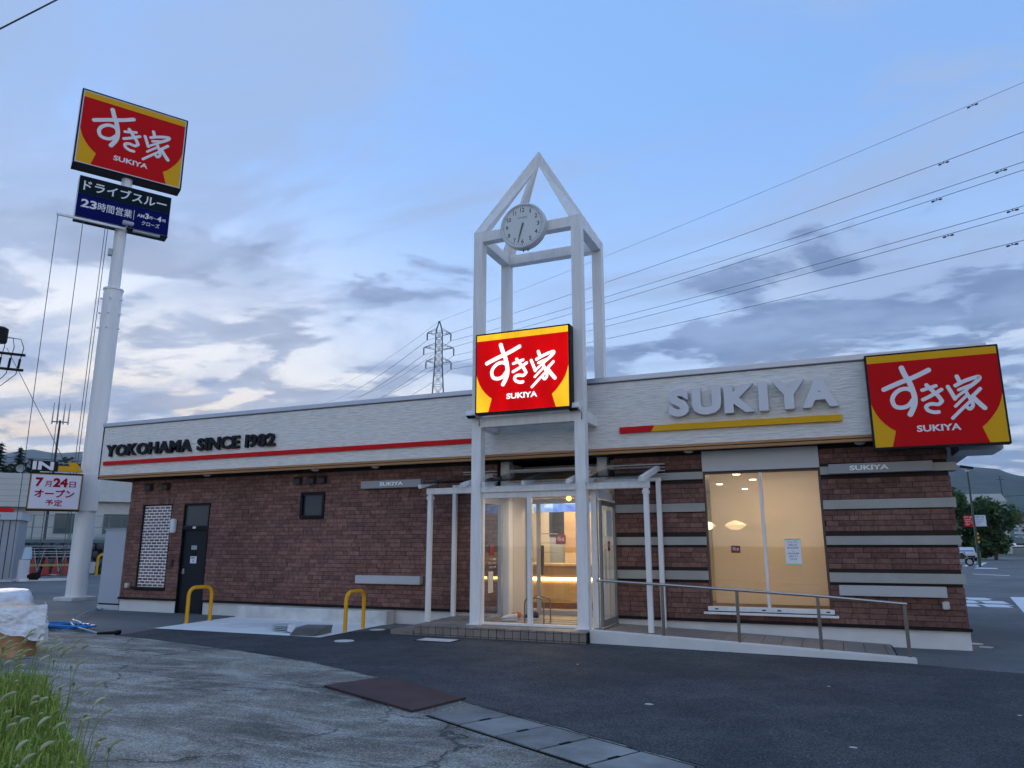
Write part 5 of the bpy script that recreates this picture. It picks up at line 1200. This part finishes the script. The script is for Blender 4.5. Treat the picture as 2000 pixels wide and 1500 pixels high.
tree('leafy_tree', 'leafy green tree directly behind the red and white notice sign', (13.2, 108, 0), 8.4, 4.2, 5200, LEAF, .34, 3, .05); tree('leafy_tree', 'leafy green tree beside the lane, right of the notice sign', (17.9, 107, 0), 7.2, 3.6, 4600, LEAF, .33, 4, .04); tree('leafy_tree', 'leafy green tree at the brick corner, left of the notice sign', (9.6, 105, 0), 7.8, 3.8, 4200, LEAF, .34, 5, .05)
tree('olive_tree', 'olive brown tree at the right edge of the picture', (19.4, 82, 0), 7.4, 3.3, 4200, LEAFO, .26, 6, .35)
for k, (x, y, h, r_) in enumerate(((-66.4, 41.0, 10.6, 1.9), (-65.6, 42.2, 10.3, 1.9))): conifer('tall dark conifer behind the white office, %s of the pair' % ('left' if k == 0 else 'right'), (x, y, 0), h, r_, 20 + k)
for k, (x, y, h) in enumerate(((-66.0, 43.6, 9.4), (-64.8, 45.4, 9.3), (-68.2, 40.6, 9.2), (-62.6, 46.8, 9.0))): tree('dark_tree', 'dark round tree behind the white office, %s' % ('next to the conifers', 'behind the dish', 'at the picture edge', 'behind the IN letters')[k], (x, y, 0), h, 3.2, 3200, LEAFD, .28, 30 + k, .1)
# foxtail weeds in the left corner
r_ = random.Random(5); GRM = leaf_mat('grass_blade', (.17, .25, .022, 1), (.40, .50, .10, 1)); HEAD = leaf_mat('foxtail_head', (.34, .36, .16, 1), (.62, .60, .38, 1)); bb = B(); hd = B()
GRM2 = [GRM, HEAD]
for i in range(12000):
    u_ = r_.random(); x = -8.6 + 4.45 * u_ ** .88; ymax = 6.1 - .60 * (x + 8.6); y = ymax - 2.6 * r_.random() ** 1.2
    if noise.noise(Vector((x * 1.3, y * 1.3, 0))) < -.35: continue
    edge = min(1, max(.25, (ymax - y) / .9)); h = r_.uniform(.22, .52) * (.55 + .45 * edge) * (1.0 if x < -6 else .8); a = r_.uniform(0, 6.28); ln = r_.uniform(.08, .30) * h * 1.6; dx, dy = math.cos(a) * ln, math.sin(a) * ln; w_ = r_.uniform(.004, .009); sx, sy = -math.sin(a) * w_, math.cos(a) * w_
    P = [(x, y, 0), (x + dx * .25, y + dy * .25, h * .5), (x + dx * .6, y + dy * .6, h * .85), (x + dx * 1.15, y + dy * 1.15, h * (.98 - .25 * r_.random()))]; W_ = [1, .9, .6]
    n = len(bb.v)
    for p, k in zip(P[:3], W_): bb.v += [(p[0] - sx * k, p[1] - sy * k, p[2]), (p[0] + sx * k, p[1] + sy * k, p[2])]
    bb.v.append(P[3]); bb.f += [(n, n + 1, n + 3, n + 2), (n + 2, n + 3, n + 5, n + 4), (n + 4, n + 5, n + 6)]; bb.mi += [0] * 3
for i in range(240):
    u_ = r_.random(); x = -8.4 + 4.35 * u_; ymax = 6.2 - .60 * (x + 8.6); y = ymax - 2.3 * r_.random(); h = r_.uniform(.50, .78) * (1 if x < -6.3 else .72); a = r_.uniform(-.9, 1.6); dx, dy = math.cos(a), math.sin(a); l = r_.uniform(.08, .22)
    P = [Vector((x, y, 0)), Vector((x + dx * l * .2, y + dy * l * .2, h * .55)), Vector((x + dx * l * .55, y + dy * l * .55, h * .9))]
    bb.cur = 0; bb.tube(P, [.003, .0025, .002], 4, False)
    b0 = P[2]; c = [b0]; dirv = Vector((dx * .35, dy * .35, .9)).normalized(); L = r_.uniform(.06, .10)
    for k in range(5): dirv = (dirv + Vector((dx * .16, dy * .16, -.18))).normalized(); c.append(c[-1] + dirv * L / 5 * 1.1)
    bb.cur = 1; bb.tube(c, [.003, .009, .0115, .0105, .008, .003], 6)
    for k in range(46):
        t_ = r_.random() * 4.8; j = int(t_); p = c[j].lerp(c[j + 1], t_ - j); d = Vector((r_.gauss(0, 1), r_.gauss(0, 1), r_.gauss(0, 1))).normalized() * .018 + dirv * .006; s_ = Vector((r_.gauss(0, 1), r_.gauss(0, 1), r_.gauss(0, 1))).normalized() * .0008; bb.quad(p - s_, p + s_, p + d)
    bb.cur = 0
go = bb.build('grass', GRM2, kind='stuff'); tag(go, 'bushy green foxtail grass in the lower left corner', 'grass')

# ------------------------------------------------------------------ right-hand car park things
lp = thing('street_lamp', 'dark green lamp post with flat head above the trees', 'lamp post', (10.4, 69.2, 0)); B().tube([(10.4, 69.2, 0), (10.4, 69.2, 7.6)], [.11, .07], 10).build('post', M('lamp_green', (.02, .06, .05), .5), lp)
bb = B(); bb.obox((10.35, 69.0, 7.85), .95, .5, .16, Matrix.Rotation(R(12), 3, 'Y')); bb.build('lamp_head', BLACK, lp, bevel=.03); B().lathe((10.4, 69.2, 7.5), [(.12, 0), (.16, .12), (.06, .25)], 10).build('lamp_bracket', LETTERW, lp)
ns_ = thing('notice_sign', 'red and white notice board on a yellow and black banded post', 'sign', (14.8, 97, 0)); B().tube([(14.75, 97.2, 0), (14.75, 97.2, 4.9)], .07, 8).build('post', BLACK, ns_)
B().tube([(14.75, 97.2, 0), (14.75, 97.2, 1.1)], .10, 8).build('post_sleeve', M('sleeve_green', (.10, .20, .06), .6), ns_)
for k in range(3): B().tube([(14.75, 97.2, 1.95 + k * .45), (14.75, 97.2, 2.2 + k * .45)], .16, 10).build('yellow_band', YELLOW, ns_)
B().box(13.6, 14.62, 97.0, 97.05, 3.75, 5.0).build('red_board', REDP, ns_); B().box(14.63, 15.75, 97.0, 97.05, 3.78, 5.0).build('white_board', LETTERW, ns_)
bb = B(); text(bb, 'お客様へお願い', (13.68, 96.995, 4.72), (1, 0, 0), (0, 0, 1), .84, .16, 0, .02)
for k in range(4): text(bb, ('長時間の駐車', '無断駐車は', 'ご遠慮ください', '駐車場')[k], (13.70, 96.995, 4.50 - k * .2), (1, 0, 0), (0, 0, 1), (.6, .7, .8, .4)[k], .11, 0, .015)
bb.build('lettering', LETTERW, ns_); bb = B(); text(bb, '駐車場のご案内', (14.75, 96.995, 4.72), (1, 0, 0), (0, 0, 1), .86, .15, 0, .02)
for k in range(4): text(bb, ('当店をご利用の', 'お客様専用です', '前向き駐車', '店主')[k], (14.76, 96.995, 4.50 - k * .2), (1, 0, 0), (0, 0, 1), (.8, .8, .5, .3)[k], .10, 0, .01)
bb.build('lettering', M('print_ink', (.05, .06, .08), .6), ns_)
# white parked car, mostly behind the sign
cr = thing('parked_car', 'white parked car behind the notice post under the trees', 'car', (13.9, 99, 0)); CW = M('car_white', (.66, .68, .70), .3)
B().prism([(99.0, .35), (99.0, .85), (99.9, 1.0), (100.6, 1.5), (102.4, 1.5), (103.0, .95), (103.0, .35)], 13.1, 14.75, 'x').build('body', CW, cr, bevel=.06)
B().prism([(99.98, 1.02), (100.6, 1.44), (100.58, 1.46), (99.93, 1.03)], 13.25, 14.6, 'x').build('windscreen', M('car_glass', (.02, .025, .03), .1), cr)
for x in (13.25, 14.35): B().box(x, x + .25, 98.97, 99.0, .62, .76).build('headlight', LETTERW, cr)
for x in (13.08, 14.55):
    for y in (99.7, 102.3): B().lathe((x, y, .32), [(.32, 0), (.32, .2)], 16, 'x').build('wheel', BLACK, cr)
B().box(13.3, 14.55, 98.96, 98.995, .38, .55).build('grille', BLACK, cr)
# motorcycle at the brick corner
mc = thing('motorcycle', 'dark motorcycle parked beside the brick corner', 'motorcycle', (9.9, 73, 0)); MX, MY = 9.55, 73.0
for dx in (-.35, .72):
    bb = B(); c = Vector((MX + dx, MY, .33)); n = 22
    bb.tube([c + Vector((.27 * math.cos(2 * math.pi * k / n), 0, .27 * math.sin(2 * math.pi * k / n))) for k in range(n + 1)], .065, 8, False); o = bb.build('wheel', BLACK, mc, smooth=True); B().lathe(c, [(.2, -.02), (.2, .02)], 16, 'y').build('disc', GREYM, o)
B().prism([(MX - .5, .75), (MX - .1, .55), (MX + .3, .5), (MX + .45, .85), (MX + .30, 1.08), (MX + .0, 1.02), (MX - .2, .88), (MX - .6, .98)], MY - .14, MY + .14).build('frame_body', M('moto_black', (.015, .015, .018), .3), mc, bevel=.04)
B().box(MX - .1, MX + .35, MY - .2, MY + .2, .28, .55).build('engine', GREYM, mc, bevel=.04); B().tube([(MX + .72, MY, .33), (MX + .45, MY, 1.05)], .035, 8).build('fork', STEEL, mc); B().tube([(MX + .40, MY - .38, 1.12), (MX + .45, MY, 1.06), (MX + .40, MY + .38, 1.12)], .018, 7).build('handlebar', BLACK, mc)
B().lathe((MX + .58, MY, .95), [(.05, -.08), (.10, -.02), (.10, .06)], 12, 'x').build('headlight', LETTERW, mc); B().box(MX - .75, MX - .3, MY - .2, MY + .2, 1.0, 1.32).build('rear_box', LETTERW, mc, bevel=.04); B().tube([(MX + .1, MY - .2, .35), (MX - .6, MY - .22, .42)], [.03, .06], 8).build('exhaust', STEEL, mc)
# far white building and far utility pole
fb = thing('far_building', 'small white building roof showing above the trees', 'building', (32, 200, 0)); B().box(27.5, 36.8, 200, 214, 0, 11.6).build('wall', M('far_white', (.55, .56, .55), .7), fb)
B().prism([(27.2, 11.6), (37.1, 11.6), (36.0, 13.4), (28.6, 13.4)], 199.6, 214.4).build('roof', M('far_roof', (.60, .62, .62), .5), fb)
for k in range(4): B().box(28.4 + k * 2.1, 29.7 + k * 2.1, 199.95, 200.02, 9.4, 10.8).build('window', M('office_pane', (.045, .06, .065), .1), fb)
fu = thing('far_utility_pole', 'thin utility pole rising behind the trees at right', 'utility pole', (46.5, 256, 0)); B().tube([(46.5, 256, 0), (46.5, 256, 21.8)], [.22, .13], 8).build('pole', M('pole_far', (.06, .065, .08), .8), fu)
for z_ in (20.8, 12.8): B().tube([(45.5, 256, z_), (47.5, 256, z_)], .09, 6).build('crossarm', M('pole_far', (.06, .065, .08), .8), fu)
cable('service_cable', 'thin cable across the right hillside', [(18, 256, 15.5), (80, 256, 17.6)], .06, .6)

# ------------------------------------------------------------------ hills
HM = M('hill_forest', (.035, .055, .035), .95, var=.55, vscale=.012, bump=0)
def ridge(name, pts, Rr, depth, seed):
    """pts (azimuth deg, height) seen from the yard"""
    bb = B(); A0, A1 = pts[0][0], pts[-1][0]; n = 160; rows = [(-.62, .02), (-.42, .16), (-.26, .42), (-.12, .74), (0, 1.), (.2, .8), (.5, .3)]
    for r0, hf in rows:
        for i in range(n + 1):
            a = A0 + (A1 - A0) * i / n
            for (p, q) in zip(pts, pts[1:]):
                if p[0] <= a <= q[0]: h = p[1] + (q[1] - p[1]) * (a - p[0]) / (q[0] - p[0]); break
            rr = Rr * (1 + r0 * depth); x, y = rr * math.sin(R(a)), rr * math.cos(R(a)); k = noise.fractal(Vector((x / 420, y / 420, seed)), 1., 2.1, 5)
            bb.v.append((x, y, max(-2, h * hf * (1 + (.16 if r0 else .045) * k))))
    for j in range(len(rows) - 1):
        for i in range(n): a = j * (n + 1) + i; bb.f.append((a, a + 1, a + n + 2, a + n + 1)); bb.mi.append(0)
    return struct(bb.build(name, HM, smooth=True))
ridge('hills', [(-18, 150), (-5, 240), (3, 285), (7.5, 287), (8.9, 277), (10.3, 262), (11.0, 240), (11.6, 228), (13, 236), (18, 250), (30, 220), (45, 160)], 3000, 1., 3.)
ridge('mountains', [(-100, 300), (-75, 420), (-60, 480), (-58.3, 490), (-56.7, 545), (-55.5, 535), (-53.5, 560), (-48, 500), (-40, 380), (-25, 300), (-12, 260)], 5000, .8, 8.)
tw_ = B()
rr_ = random.Random(11)
for k in range(260):
    a = R(rr_.uniform(5.5, 15)); q = rr_.uniform(1250, 2100); x, y = q * math.sin(a), q * math.cos(a); s_ = rr_.uniform(5, 13); z_ = max(0, (q - 1150) * .055) + rr_.uniform(0, 6); tw_.box(x - s_, x + s_, y, y + s_, z_ - 8, z_ + rr_.uniform(3, 7))
o = tw_.build('hillside_houses', M('house_pale', (.45, .46, .46), .8, island=.4)); o['kind'] = 'stuff'; tag(o, 'far pale houses scattered on the right hillside', 'houses')

# ------------------------------------------------------------------ evening haze
hzb = B().box(-9500, 9500, -3500, 9500, -3, 900).build('haze', M('haze_air'), kind='stuff')
hm = MATS['haze_air']; g = NT(hm.node_tree); g.n.remove(g.n['Principled BSDF'])
v = g.add('ShaderNodeVolumePrincipled', inp={'Color': (.62, .80, 1., 1), 'Density': .00009, 'Anisotropy': .2}); g.l.new(v.outputs[0], g.n['Material Output'].inputs['Volume'])
tag(hzb, 'pale blue evening haze over the whole valley', 'haze')
